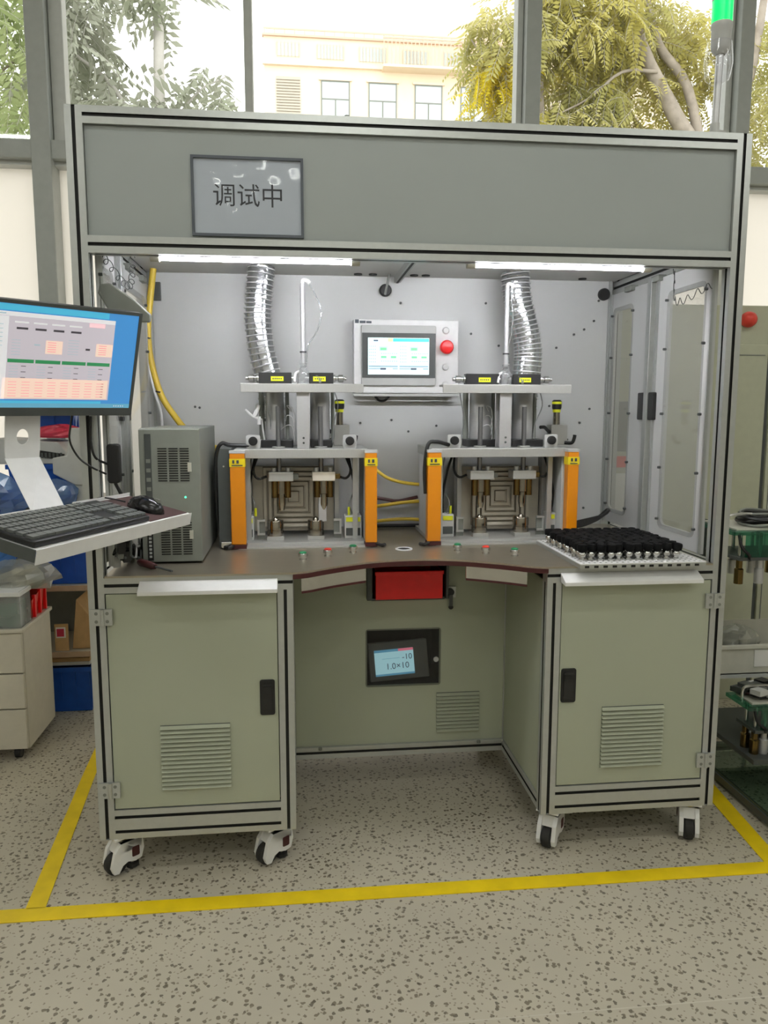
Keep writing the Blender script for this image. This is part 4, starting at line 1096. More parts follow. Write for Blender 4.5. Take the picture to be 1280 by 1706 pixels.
# ------------------------------------------------------------------ the two leak-test fixtures
def fixture(label, lc, fx, bar, pole, cyls, rods, clamps, cups, knobs, plate, sens, reg, box_l, box_r, cover, hook):
    """all X values are absolute; see the tuples below"""
    cx = (lc[0]+lc[3])/2
    t = thing('test_fixture', (cx, 0.5, ZT), label, 'test fixture', 'pneumatic test fixtures on the worktop')
    P = lambda mb, name, par=t, **k: mb.build(name, par, **k)
    x0, x1 = fx
    # base, frame plates and top plate
    P(MB().box(x0, x1, 0.385, 0.70, ZT, ZT+0.012, 'brushed'), 'base_plate', bevel=0.001)
    P(MB().box(x0+0.01, x1-0.01, 0.345, 0.385, ZT, ZT+0.006, 'brushed'), 'base_step', bevel=0.001)
    for a in (x0, x1-0.010): P(MB().box(a, a+0.010, 0.400, 0.62, ZT+0.012, 1.090, 'panel_in'), 'side_plate', bevel=0.001)
    P(MB().box(x0, x1, 0.385, 0.66, 1.090, 1.118, 'brushed'), 'top_plate', bevel=0.0015)
    P(MB().box(x0+0.03, x0+0.045, 0.43, 0.445, ZT+0.012, 1.09, 'alu'), 'frame_post'); P(MB().box(x1-0.045, x1-0.03, 0.43, 0.445, ZT+0.012, 1.09, 'alu'), 'frame_post')
    # amber light curtains
    for i, (a, b) in enumerate(((lc[0], lc[1]), (lc[2], lc[3]))):
        o = P(MB().box(a, b, 0.345, 0.380, ZT+0.014, 1.108, 'orange'), 'light_curtain', bevel=0.003)
        o['label'] = 'amber light curtain strip'
        P(MB().box(a-0.001, b+0.001, 0.3435, 0.381, 1.068, 1.092, 'yellow'), 'warning_label', o)
        mk = MB(); mk.box(a+0.006, b-0.006, 0.3425, 0.3436, 1.071, 1.074, 'ink'); mk.box(a+0.008, a+0.014, 0.3425, 0.3436, 1.078, 1.088, 'ink'); mk.box(a+0.02, a+0.027, 0.3425, 0.3436, 1.078, 1.088, 'ink'); P(mk, 'label_marks', o)
        P(MB().box(a-0.001, b+0.001, 0.3440, 0.381, 1.108, 1.116, 'grey_light'), 'end_cap', o)
        P(MB().box(a-0.001, b+0.001, 0.3440, 0.381, ZT+0.002, ZT+0.014, 'red_dark'), 'foot_bracket', o)
        e = -0.02 if i == 0 else 0.02
        P(MB().tube([((a+b)/2+e*0.6, 0.36, ZT+0.012), ((a+b)/2+e, 0.342, ZT+0.010), ((a+b)/2+e*1.6, 0.338, ZT+0.007), ((a+b)/2+e*2.1, 0.355, ZT+0.006)], 0.0055, 'black', smooth=4), 'curtain_cable', o, smooth=True)
    if cover:
        o = P(MB().box(cover[0], cover[1], 0.372, 0.62, ZT+0.004, 1.120, 'grey_dark'), 'side_cover', bevel=0.001)
        P(MB().tube([(cover[0]-0.003,0.40,ZT+0.05),(cover[0]-0.006,0.385,0.95),(cover[0]-0.004,0.375,1.09),(cover[0]+0.012,0.37,1.135),(cover[0]+0.04,0.39,1.130),(cover[0]+0.12,0.41,1.126)], 0.006, 'black', n=9, smooth=5), 'cover_cable', o, smooth=True)
        P(MB().cyl((cover[0]+0.018,0.372,1.068),(cover[0]+0.018,0.369,1.068),0.003,'steel_bright',n=8), 'screw', o)
        P(MB().box(cover[0]+0.006,cover[1]+0.004,0.355,0.372,ZT+0.004,ZT+0.022,'steel_bright'), 'connector', o, bevel=0.002)
    else:
        P(MB().tube([(lc[0]-0.003,0.37,0.98),(lc[0]-0.006,0.37,1.06),(lc[0]+0.004,0.37,1.13),(lc[0]+0.03,0.38,1.139),(lc[0]+0.075,0.40,1.128)], 0.006, 'black', n=9, smooth=5), 'corner_cable', smooth=True)
    # upper bar on its bracket
    P(MB().box(pole-0.020, pole+0.018, 0.418, 0.426, 1.118, 1.290, 'brushed_v'), 'bar_bracket', bevel=0.001)
    P(MB().box(pole-0.020, pole+0.018, 0.462, 0.470, 1.118, 1.308, 'brushed_v'), 'bar_bracket', bevel=0.001)
    for z in (1.135, 1.15): P(MB().cyl((pole,0.418,z),(pole,0.4155,z),0.0035,'grey_dark',n=8), 'screw')
    P(MB().box(bar[0], bar[1], 0.405, 0.411, 1.288, 1.314, 'brushed'), 'upper_bar', bevel=0.001)
    P(MB().box(bar[0], bar[1], 0.411, 0.470, 1.308, 1.314, 'brushed'), 'upper_shelf', bevel=0.001)
    # flow meters
    for (a, b), s in ((box_l, -1), (box_r, 1)):
        o = P(MB().box(a, b, 0.425, 0.462, 1.3145, 1.348, 'black'), 'flow_meter', bevel=0.0015)
        m_ = (a+b)/2 - (0.006 if s > 0 else -0.006)
        P(MB().box(m_-0.019, m_+0.019, 0.4240, 0.4252, 1.322, 1.336, 'yellow_lime'), 'yellow_tag', o)
        tk = MB()
        for i in range(5): tk.box(m_-0.014+i*0.006, m_-0.0105+i*0.006, 0.4236, 0.4241, 1.327, 1.331, 'ink')
        P(tk, 'tag_marks', o)
        e = a if s < 0 else b
        P(MB().lathe((e, 0.443, 1.331), (s,0,0), [(0.012,0),(0.012,0.006),(0.008,0.008),(0.008,0.014),(0.0115,0.016),(0.0115,0.030),(0.006,0.033),(0.006,0.040)], 'steel_bright', 12), 'fitting', o, smooth=True)
        e2 = b if s < 0 else a
        P(MB().cyl((e2,0.443,1.331),(e2-s*0.012,0.443,1.331),0.008,'steel_bright',n=12), 'fitting', o, smooth=True)
    # vent pole with thin tube
    p_ = P(MB().cyl((pole+0.002,0.44,1.372), (pole+0.002,0.44,1.612), 0.0078, 'brushed_v', n=14), 'vent_pole', smooth=True)
    P(MB().tube([(pole+0.002,0.44,1.606),(pole+0.003,0.44,1.622),(pole+0.015,0.44,1.622),(pole+0.024,0.44,1.614)], 0.0062, 'white', n=10, smooth=4), 'elbow', p_, smooth=True)
    P(MB().tube([(pole+0.022,0.44,1.614),(pole+hook*0.7,0.44,1.58),(pole+hook,0.44,1.53),(pole+hook*0.75,0.44,1.47),(pole+hook*0.3,0.44,1.43),(pole+0.012,0.44,1.38)], 0.0028, 'clear_tube', n=7, smooth=5), 'thin_tube', p_, smooth=True)
    P(MB().cyl((pole+0.002,0.44,1.408),(pole+0.002,0.44,1.412),0.0105,'black',n=14), 'cable_tie', p_)
    o = P(MB().lathe((pole+0.002,0.44,1.3145), (0,0,1), [(0.019,0),(0.019,0.03),(0.014,0.042),(0.008,0.050),(0.011,0.052),(0.011,0.062)], 'clear_tube', 16), 'filter_cup', smooth=True)
    P(MB().tube([(pole+0.014,0.436,1.345),(pole+0.035,0.43,1.342),(pole+0.05,0.425,1.330),(pole+0.052,0.42,1.318)], 0.004, 'clear_tube', smooth=4), 'thin_tube', o, smooth=True)
    P(MB().tube([(pole-0.008,0.436,1.352),(pole-0.022,0.43,1.345),(pole-0.026,0.425,1.320)], 0.004, 'white', smooth=4), 'thin_tube', o, smooth=True)
    # silencer cylinders on black blocks
    for (a, b), (c, d) in cyls:
        m_ = (a+b)/2; r = (b-a)/2
        o = P(MB().box(c, d, 0.475, 0.575, 1.118, 1.142, 'black'), 'valve_block', bevel=0.002)
        P(MB().lathe((m_, 0.525, 1.142), (0,0,1), [(r*0.98,0),(r,0.004),(r,0.160),(r*0.9,0.165)], 'foil' if False else 'brushed_v', 24), 'cylinder', o, smooth=True)
        P(MB().cyl((m_-r-0.012,0.535,1.142),(m_-r-0.012,0.535,1.306),0.009,'grey_mid',n=10), 'tie_rod', o, smooth=True)
        P(MB().cyl((m_+r+0.010,0.535,1.142),(m_+r+0.010,0.535,1.306),0.006,'grey_mid',n=10), 'tie_rod', o, smooth=True)
    # guide rods, clamps, plungers, cups
    for i, x in enumerate(rods):
        P(MB().cyl((x,0.45,1.045),(x,0.45,1.246),0.0074,'rod_steel',n=12), 'guide_rod', smooth=True)
        P(MB().cyl((x,0.45,1.118),(x,0.45,1.123),0.020,'brushed',n=16), 'rod_flange', smooth=True)
    for i, (a, b) in enumerate(clamps):
        m_ = (a+b)/2
        o = P(MB().box(a, b, 0.42, 0.48, 1.017, 1.045, 'tan_plate' if i == 1 and cover else 'brushed'), 'clamp_head', bevel=0.002)
        for dx in (-0.022, 0.022): P(MB().cyl((m_+dx,0.44,1.045),(m_+dx,0.44,1.058),0.008,'brushed',n=10), 'bolt', o, smooth=True)
        for dx in (-0.020, 0.020): P(MB().cyl((m_+dx,0.44,0.965),(m_+dx,0.44,1.017),0.0105,'brass',n=12), 'spring_post', o, smooth=True)
        P(MB().lathe((m_,0.445,0.925), (0,0,1), [(0.009,0),(0.012,0.012),(0.0135,0.02),(0.0135,0.05),(0.0165,0.052),(0.0165,0.092)], 'nickel', 14), 'plunger', o, smooth=True)
        P(MB().box(b, b+0.016, 0.435, 0.465, 1.022, 1.038, 'brass' if i == 1 else 'grey_mid'), 'side_nipple', o, bevel=0.001)
        s = 1 if i else -1
        P(MB().tube([(m_+s*0.045,0.45,1.030),(m_+s*0.07,0.44,1.024),(m_+s*0.085,0.45,1.045),(m_+s*0.080,0.47,1.09)], 0.004, 'black', smooth=4), 'clamp_cable', o, smooth=True)
    if cover:
        a, b = clamps[1]; m_ = (a+b)/2-0.004
        P(MB().box(m_-0.013, m_+0.013, 0.436, 0.455, 0.888, 0.975, 'brushed_v'), 'long_sleeve', bevel=0.002)
    for x in cups:
        o = P(MB().lathe((x,0.45,ZT+0.024), (0,0,1), [(0.0250,0),(0.0255,0.002),(0.0255,0.018),(0.0240,0.019),(0.0240,0.021),(0.0255,0.022),(0.0255,0.046),(0.0240,0.049),(0.010,0.0495),(0.008,0.055),(0.004,0.058)], 'nickel', 24), 'seal_cup', smooth=True)
        P(MB().box(x-0.026, x+0.026, 0.424, 0.476, ZT+0.012, ZT+0.024, 'brushed'), 'cup_base', o, bevel=0.001)
    # knobs in brackets
    for x in knobs:
        o = P(MB().prism(rrect(x-0.021, x+0.021, 1.118, 1.160, 0.006), 0.398, 0.404, 'grey_light', XZ), 'knob_bracket', bevel=0.001)
        P(MB().lathe((x,0.398,1.142), (0,-1,0), [(0.0135,0),(0.0135,0.010),(0.011,0.013),(0.004,0.013)], 'black', 18), 'knob', o, smooth=True)
        P(MB().cyl((x,0.404,1.142),(x,0.43,1.142),0.011,'brushed',n=12), 'shaft', o)
    # target plate of nested squares
    px, pz, hs = plate
    o = P(MB().box(px-hs, px+hs, 0.540, 0.550, pz-0.112, pz+0.098, 'tan_plate'), 'target_plate', bevel=0.001)
    k = 6
    for i in range(k):
        s_ = 0.095*(1-i/k)
        rg_ = MB(); w_ = 0.0055
        grid_panel(rg_, px-s_, px+s_, pz-s_, pz+s_, 0.540-0.004-(k-i)*0.003, 0.540, [(px-s_+w_*1.7, px+s_-w_*1.7, pz-s_+w_*1.7, pz+s_-w_*1.7)] if i < k-1 else [], 'tan_plate')
        P(rg_, 'square_ring', o, weld=True)
        gv = MB(); grid_panel(gv, px-s_-0.002, px+s_+0.002, pz-s_-0.002, pz+s_+0.002, 0.5385, 0.5395, [(px-s_+0.001, px+s_-0.001, pz-s_+0.001, pz+s_-0.001)], 'tan_groove'); P(gv, 'groove', o, weld=True)
    for a in (px-hs-0.016, px+hs+0.002): P(MB().box(a, a+0.014, 0.51, 0.56, ZT+0.012, 1.09, 'brushed_v'), 'plate_post')
    # sensor boxes with tags
    for (a, b), s in sens:
        o = P(MB().box(a, b, 0.44, 0.50, ZT+0.012, 0.905, 'grey_light'), 'sensor_box', bevel=0.002)
        P(MB().box(a+0.004, b-0.004, 0.4385, 0.4402, 0.886, 0.900, 'yellow_lime'), 'yellow_tag', o)
        P(MB().box(a+0.004, b-0.004, 0.4385, 0.4402, 0.842, 0.866, 'grey_dark'), 'sensor_face', o)
        br = MB(); e = a-0.034 if s > 0 else b+0.010
        br.box(e, e+0.024, 0.45, 0.456, 0.888, 0.894, 'brushed'); br.box(e, e+0.024, 0.45, 0.456, 0.846, 0.852, 'brushed'); br.box(e if s < 0 else e+0.018, e+0.006 if s < 0 else e+0.024, 0.45, 0.456, 0.852, 0.888, 'brushed'); br.box(e,e+0.024,0.456,0.462,ZT+0.012,0.894,'grey_mid')
        P(br, 'channel_bracket', o)
        P(MB().tube([((a+b)/2,0.47,0.905),((a+b)/2-s*0.01,0.47,0.94),((a+b)/2+s*0.006,0.48,0.98),((a+b)/2+s*0.012,0.49,1.03),((a+b)/2+s*0.0,0.50,1.09)], 0.0025, 'clear_tube', smooth=5), 'thin_tube', o, smooth=True)
        P(MB().tube([((a+b)/2+s*0.008,0.48,0.905),((a+b)/2+s*0.012,0.47,0.96),((a+b)/2-s*0.002,0.47,1.04),((a+b)/2-s*0.02,0.48,1.09)], 0.004, 'black', smooth=5), 'sensor_cable', o, smooth=True)
        P(MB().cyl(((a+b)/2-s*0.012,0.46,0.905),((a+b)/2-s*0.012,0.46,0.93),0.004,'yellow_lime',n=8), 'fitting', o)
    # pressure regulator at the rear right
    a, b = reg
    o = P(MB().box(a, b, 0.60, 0.65, 1.118, 1.186, 'brushed'), 'regulator_block', bevel=0.002)
    m_ = a + 0.42*(b-a)
    P(MB().lathe((m_,0.622,1.186), (0,0,1), [(0.012,0),(0.012,0.004),(0.0115,0.042)], 'nickel', 16), 'regulator_stem', o, smooth=True)
    P(MB().lathe((m_,0.622,1.228), (0,0,1), [(0.0135,0),(0.0135,0.010)], 'yellow_lime', 16), 'yellow_band', o, smooth=True)
    P(MB().lathe((m_,0.622,1.238), (0,0,1), [(0.0145,0),(0.016,0.006),(0.016,0.028),(0.012,0.032)], 'black', 16), 'regulator_knob', o, smooth=True)
    P(MB().lathe((m_,0.622,1.256), (0,0,1), [(0.0165,0),(0.0165,0.008)], 'yellow_lime', 16), 'yellow_band', o, smooth=True)
    P(MB().tube([(b,0.62,1.145),(b+0.012,0.61,1.135),(b+0.014,0.60,1.122)] if False else [(a-0.002,0.61,1.16),(a-0.016,0.60,1.170),(a-0.028,0.59,1.178),(a-0.045,0.58,1.178)], 0.006, 'black', smooth=4), 'regulator_tube', o, smooth=True)
    P(MB().tube([(b-0.01,0.60,1.125),(b+0.012,0.59,1.125),(b+0.020,0.59,1.140),(b+0.022,0.59,1.152)], 0.006, 'black', smooth=4), 'regulator_tube', o, smooth=True)
    for dz in (1.13, 1.145): P(MB().lathe((a-0.004,0.56,dz),(-1,0,0),[(0.008,0),(0.008,0.01),(0.005,0.012),(0.005,0.022)],'steel_bright',10), 'fitting', o, smooth=True)
    # loose wires between the cylinders
    rr_ = random.Random(int(cx*100))
    for i in range(3):
        z = 1.17+0.03*i
        P(MB().tube([(pole-0.075+0.02*i,0.50,z),(pole-0.05,0.475,z+0.018),(pole-0.034,0.475,z+0.012),(pole-0.028,0.48,z-0.02),(pole-0.030,0.49,z-0.045)], 0.0013, 'white', smooth=4, n=6), 'wire', smooth=True)
    P(MB().tube([(bar[1]-0.09,0.45,1.306),(bar[1]-0.075,0.46,1.25),(bar[1]-0.085,0.49,1.20),(bar[1]-0.09,0.52,1.13)], 0.002, 'clear_tube', smooth=4, n=6), 'wire', smooth=True)
    P(MB().tube([(bar[0]+0.06,0.45,1.306),(bar[0]+0.07,0.46,1.26),(bar[0]+0.085,0.49,1.20),(bar[0]+0.08,0.52,1.13)], 0.002, 'clear_tube', smooth=4, n=6), 'wire', smooth=True)
    return t
fixture('left pneumatic test fixture with a dark side cover beside the computer', (0.330,0.374,0.732,0.768), (0.340,0.745), (0.362,0.732), 0.549,
    (((0.431,0.489),(0.417,0.517)),((0.572,0.634),(0.571,0.639))), (0.472,0.602), ((0.440,0.516),(0.574,0.645)), (0.458,0.584), (0.397,0.689), (0.515,0.957,0.130), (((0.675,0.728),1),((0.378,0.392),-1)), (0.648,0.702), (0.416,0.515), (0.568,0.642), (0.292,0.331), 0.058)
fixture('right pneumatic test fixture between the control panel and the parts tray', (0.923,0.965,1.363,1.398), (0.940,1.372), (0.978,1.387), 1.182,
    (((1.090,1.160),(1.076,1.170)),((1.232,1.300),(1.220,1.324))), (1.108,1.251), ((1.072,1.149),(1.210,1.286)), (1.110,1.247), (1.014,1.324), (1.199,0.952,0.134), (((0.985,1.025),-1),((1.336,1.361),1)), (1.391,1.449), (1.055,1.160), (1.204,1.294), None, 0.022)
wq = MB(); wq.tube([(0.372,0.47,1.235),(0.395,0.46,1.215),(0.42,0.48,1.205)],0.004,'white',smooth=4); wq.tube([(0.398,0.46,1.215),(0.408,0.46,1.235),(0.412,0.46,1.25)],0.006,'white',smooth=4); wq.cyl((0.412,0.47,1.19),(0.412,0.47,1.215),0.006,'white',n=8); wq.tube([(0.42,0.48,1.205),(0.425,0.49,1.16),(0.43,0.5,1.125)],0.003,'white',smooth=4)
tag(wq.build('tube_splitter', smooth=True),'white Y-shaped tube splitter sticking out left of the left fixture','tube fitting')

# ------------------------------------------------------------------ monitor, keyboard tray and mount
mU = Vector((math.sin(0.8125), math.cos(0.8125), 0)); mN0 = Vector((math.cos(0.8125), -math.sin(0.8125), 0))
tl_ = 0.2798; mV = Vector((0,0,math.cos(tl_))) + mN0*math.sin(tl_); mN = mU.cross(mV).normalized()
BR = Vector((0.121, 0.010, 1.222)); MW, MH = 0.44, 0.25
def mp(u, v, h=0.0): return BR - mU*(MW*(1-u)) + mV*(MH*v) + mN*h     # u 0..1 left to right, v 0..1 bottom to top
mc = mp(0.5, 0.0)
mo = thing('computer_monitor', tuple(mc), 'black flat monitor showing a software window on a blue desktop, left of the workstation', 'monitor')
def slab(name, u0, u1, v0, v1, h0, h1, m, par, bevel=0.0):
    c = (mp(u0,v0,h0)+mp(u1,v1,h1))/2
    return MB().obox(c, mU*(MW*(u1-u0)/2), mV*(MH*(v1-v0)/2), mN*((h1-h0)/2), m).build(name, par, bevel=bevel)
slab('case', 0, 1, 0, 1, -0.022, -0.002, 'black', mo, 0.003)
gb_ = MB(); grid_panel(gb_, 0, 1, 0, 1, -0.002, 0.0008, [(0.018, 0.982, 0.075, 0.97)], 'grey_dark', to=lambda a, b, h: tuple(mp(a, b, h))); gb_.build('bezel', mo, weld=True)
slab('screen', 0.016, 0.984, 0.073, 0.972, -0.0019, -0.0008, 's_blue', mo)
s2_ = MB()
def sq(u0, u1, v0, v1, m, k=0):
    h = -0.0005 + 0.00012*k
    f = lambda u, v: mp(0.018+0.964*u, 0.075+0.895*v, h)
    s2_.add([f(u0,v0),f(u1,v0),f(u1,v1),f(u0,v1)], [(0,1,2,3)], m)
sq(0,0.82,0.005,0.07,'s_bluecyan'); sq(0,0.82,0.935,0.995,'s_bluecyan'); sq(0,1,0,0.045,'s_gaugeline',1)
sq(0.06,0.860,0.085,0.925,'s_win',1); sq(0.06,0.860,0.885,0.925,'s_winlight',2); sq(0.06,0.285,0.085,0.88,'s_winlight',2)
for i in range(4):
    u = 0.325 + i*0.095; sq(u,u+0.058,0.765,0.785,'s_black',3); sq(u-0.01,u+0.06,0.825,0.840,'s_winlight',3); sq(0.290+i*0.142,0.424+i*0.142,0.445,0.480,'s_barg',3)
    for j in range(5): sq(0.30+i*0.142,0.345+i*0.142,0.41-j*0.028,0.414-j*0.028,'s_grey',3); sq(0.36+i*0.142,0.385+i*0.142,0.41-j*0.028,0.416-j*0.028,'s_black',3) if j % 2 == 0 else None
sq(0.480,0.570,0.545,0.675,'s_cream',3); sq(0.760,0.858,0.545,0.675,'s_cream',3); sq(0.27,0.850,0.095,0.295,'s_cream',2)
for j in range(5): sq(0.49,0.535,0.565+j*0.022,0.570+j*0.022,'s_redbar',4); sq(0.775,0.82,0.565+j*0.022,0.570+j*0.022,'s_redbar',4)
for j in range(6):
    for i in range(8): sq(0.30+i*0.069,0.342+i*0.069,0.115+j*0.028,0.1185+j*0.028,'s_redbar',4)
    sq(0.81,0.825,0.115+j*0.028,0.120+j*0.028,'s_black',5)
for j in range(6): sq(0.305,0.35,0.52+j*0.028,0.524+j*0.028,'s_grey',3); sq(0.60,0.66,0.55+j*0.028,0.554+j*0.028,'s_grey',3)
sq(0.70,0.725,0.60,0.62,'s_black',3); sq(0.42,0.45,0.62,0.632,'s_grey',3); sq(0.19,0.27,0.90,0.912,'s_grey',3); sq(0.71,0.80,0.84,0.88,'s_pink',3)
for j in range(6): sq(0.08,0.26,0.80-j*0.04,0.806-j*0.04,'s_grey',3)
for i in range(5): sq(0.9+i*0.014,0.906+i*0.014,0.015,0.027,'s_winlight',3)
s2_.build('screen_window', mo, fix=False)
k_ = MB()
for u in (0.94,0.955,0.97): k_.obox(mp(u,-0.008,-0.008), mU*0.002, mV*0.003, mN*0.003, 'grey_light')
k_.build('buttons', mo)

# wall-mount arm: sheet-metal bracket carrying monitor and tray
FL = Vector((0.046,-0.506,0.975)); FR = Vector((0.261,-0.005,0.975)); tU = (FR-FL).normalized()
tB = Vector((-0.92,0.39,0.22)).normalized(); tB = (tB - tU*tB.dot(tU)).normalized(); tN = tU.cross(tB).normalized()
if tN.z < 0: tN = -tN
TL = (FR-FL).length; TD = 0.182
def tp(u, v, h=0.0): return FL + tU*(TL*u) + tB*(TD*v) + tN*h
ma = thing('monitor_mount', (-0.03,-0.22,0.98), 'white sheet-metal mount linking monitor and keyboard tray', 'mount')
def sheet(name, quad, th, nrm, par, m='white_paint', hole=None):
    b_ = MB(); n_ = Vector(nrm).normalized()*th; q_ = [Vector(p) for p in quad]
    b_.add(q_+[p+n_ for p in q_], [(0,1,2,3),(7,6,5,4),(0,4,5,1),(1,5,6,2),(2,6,7,3),(3,7,4,0)], m); return b_.build(name, par, bevel=0.0008)
bu = mU*0.05
p_top = mp(0.30,0.16,-0.030); p_bend = Vector((-0.083,-0.275,1.130))
# upper plate with a round hole
c0 = Vector((-0.088,-0.126,1.250)); c1 = Vector((-0.095,-0.130,1.127)); dirx = mU.copy()
zax = (c0-c1).normalized(); hc = c1 + zax*0.048; R_ = 0.014; n_ = 28; nrm = dirx.cross(zax).normalized()
up = MB(); L2 = 0.040; inn = []; out = []
ztop = (c0-hc).length; zbot = (hc-c1).length
for i in range(n_):
    a = 2*PI*i/n_; ca, sa = math.cos(a), math.sin(a)
    inn.append(hc + dirx*(R_*ca) + zax*(R_*1.25*sa))
    k1 = L2/abs(ca) if abs(ca) > 1e-6 else 1e9; k2 = (ztop if sa > 0 else zbot)/abs(sa) if abs(sa) > 1e-6 else 1e9
    kk = min(k1, k2); out.append(hc + dirx*(kk*ca) + zax*(kk*sa))
for h in (0, 0.003):
    up.add([p+nrm*h for p in inn]+[p+nrm*h for p in out], [(i,(i+1)%n_,n_+(i+1)%n_,n_+i) for i in range(n_)], 'white_paint')
up.add([p for p in inn]+[p+nrm*0.003 for p in inn], [(i,(i+1)%n_,n_+(i+1)%n_,n_+i) for i in range(n_)], 'white_paint')
up.add([p for p in out]+[p+nrm*0.003 for p in out], [(i,(i+1)%n_,n_+(i+1)%n_,n_+i) for i in range(n_)], 'white_paint')
up.build('upper_plate', ma, weld=True)
# corners missing from the ray fan are filled by the lower plate and the monitor case
lowA = c1 - dirx*0.040; lowB = c1 + dirx*0.040
lowC = tp(0.54,0.98,0.004); lowD = tp(0.35,0.98,0.004)
sheet('lower_plate', [lowA, lowB, lowC, lowD], 0.003, nrm, ma)
sheet('tray_flange', [tp(0.34,0.80,0.0022), tp(0.62,0.80,0.0022), tp(0.62,1.02,0.0022), tp(0.34,1.02,0.0022)], 0.003, tN, ma)
MB().box(-0.035,-0.004,-0.02,0.02,1.30,1.38,'grey_mid').build('post_clamp', ma, bevel=0.003)
MB().tube([(-0.03,-0.01,1.34),(-0.07,-0.08,1.34),tuple(mp(0.45,0.5,-0.028))],0.014,'grey_mid',n=10,smooth=4).build('swing_arm', ma, smooth=True)
pd_ = MB(); pd_.prism([(0.055,1.470),(0.048,1.49),(0.055,1.508),(0.078,1.510),(0.155,1.468),(0.160,1.452),(0.072,1.452)], 0.055, 0.075, 'grey_mid', XZ); pd_.build('paddle', ma, bevel=0.003) if False else None
tag(MB().prism([(0.045,1.520),(0.050,1.542),(0.075,1.546),(0.130,1.508),(0.172,1.470),(0.168,1.452),(0.085,1.452)], 0.050, 0.066, 'grey_mid', XZ).build('scanner_holder', bevel=0.004),'grey scoop-shaped holder sticking out above the monitor','holder')

# tray, keyboard, mouse
kt = thing('keyboard_tray', tuple(tp(0.5,0.5)), 'white sheet-metal tray holding keyboard and mouse beside the left post', 'tray')
def tbox(name, u0, u1, v0, v1, h0, h1, m, par, bevel=0.0):
    c = (tp(u0,v0,h0)+tp(u1,v1,h1))/2
    return MB().obox(c, tU*(TL*(u1-u0)/2), tB*(TD*(v1-v0)/2), tN*((h1-h0)/2), m).build(name, par, bevel=bevel)
tbox('tray_plate', 0, 1, 0, 1.0, 0.0, 0.002, 'white_paint', kt)
tbox('front_lip', 0, 1, -0.012, 0.0, -0.026, 0.0045, 'white_paint', kt, 0.001)
tbox('back_lip', 0, 0.36, 1.0, 1.012, -0.003, 0.010, 'white_paint', kt); tbox('back_lip', 0.60, 1.0, 1.0, 1.012, -0.003, 0.010, 'white_paint', kt)
tbox('left_lip', -0.006, 0, 0, 1.0, -0.02, 0.004, 'grey_dark', kt)
tbox('pad', 0.70, 0.992, 0.05, 0.97, 0.002, 0.0032, 'mouse_pad', kt)
kb = thing('keyboard', tuple(tp(0.35,0.4,0.002)), 'black full-size keyboard lying on the white tray', 'keyboard')
KU0, KU1, KV0, KV1 = 0.012, 0.695, 0.06, 0.88
tbox('base', KU0, KU1, KV0, KV1, 0.0032, 0.016, 'key_base', kb, 0.003)
def key(u0, u1, v0, v1): tbox('key', u0, u1, v0, v1, 0.016, 0.0215, 'key', kb)
rows = 6; kw = 0.0295
for r in range(rows):
    v0 = KV0+0.06 + r*0.122; v1 = v0+0.090
    if r == 0: spans = [(0,1.3),(1.35,2.5),(2.6,3.8),(3.9,9.4),(9.5,10.6),(10.7,11.8),(11.9,13.0),(13.1,14.6)]
    else:
        spans = [(i*1.04, i*1.04+0.84) for i in range(13)] + [(13.55,14.75)]
    for a, b in spans: key(KU0+0.012+a*kw, KU0+0.012+b*kw, v0, v1)
    for i in range(3):
        if r in (1, 2): continue
        a = 15.3+i*1.04; key(KU0+0.012+a*kw, KU0+0.012+(a+0.84)*kw, v0, v1)
    if r < 5:
        for i in range(4):
            a = 18.65+i*1.0; key(KU0+0.012+a*kw, KU0+0.012+(a+0.9)*kw, v0, v1)
ms = thing('computer_mouse', tuple(tp(0.84,0.5,0.0032)), 'dark computer mouse at the right end of the white tray', 'mouse')
mm_ = MB(); vs = []; fs = []; A = 14; B = 7
for j in range(B+1):
    ph = PI/2*j/B
    for i in range(A):
        a = 2*PI*i/A; vs.append(tp(0.845,0.42,0.0033) + tU*(0.029*math.cos(a)*math.cos(ph)) + tB*(0.050*math.sin(a)*math.cos(ph)) + tN*(0.034*math.sin(ph)))
for j in range(B):
    for i in range(A): fs.append((j*A+i, j*A+(i+1)%A, (j+1)*A+(i+1)%A, (j+1)*A+i))
mm_.add(vs, fs, 'black_gloss'); mm_.build('shell', ms, smooth=True)
MB().obox(tp(0.845,0.27,0.033), tU*0.003, tB*0.008, tN*0.004, 'grey_mid').build('scroll_wheel', ms)
MB().tube([tp(0.845,0.74,0.008), tp(0.83,0.92,0.008), tp(0.80,1.08,0.004), tp(0.79,1.2,-0.03)],0.002,'black',smooth=4).build('mouse_cord', ms, smooth=True)

# power adapter on the post and its cables
pa = thing('power_adapter', (0.062,0.055,1.10), 'black power adapter hanging on the left post', 'adapter')
MB().prism(rrect(0.050,0.080,1.050,1.150,0.008), 0.046, 0.074, 'black', XZ).build('brick', pa, bevel=0.003)
MB().tube([(0.065,0.06,1.05),(0.078,0.065,1.02),(0.092,0.07,0.99),(0.10,0.08,0.955),(0.10,0.09,0.90)],0.0045,'black',smooth=5).build('lead', pa, smooth=True)
MB().tube([(-0.005,-0.02,1.25),(-0.012,-0.03,1.20),(-0.016,-0.03,1.16),(0.0,-0.02,1.12),(0.03,-0.015,1.095),(0.048,0.04,1.075)],0.0025,'black',smooth=5).build('lead', pa, smooth=True)
MB().tube([(0.03,-0.01,1.22),(0.028,-0.01,1.16),(0.035,-0.006,1.12),(0.050,0.045,1.10)],0.003,'black',smooth=5).build('lead', pa, smooth=True)
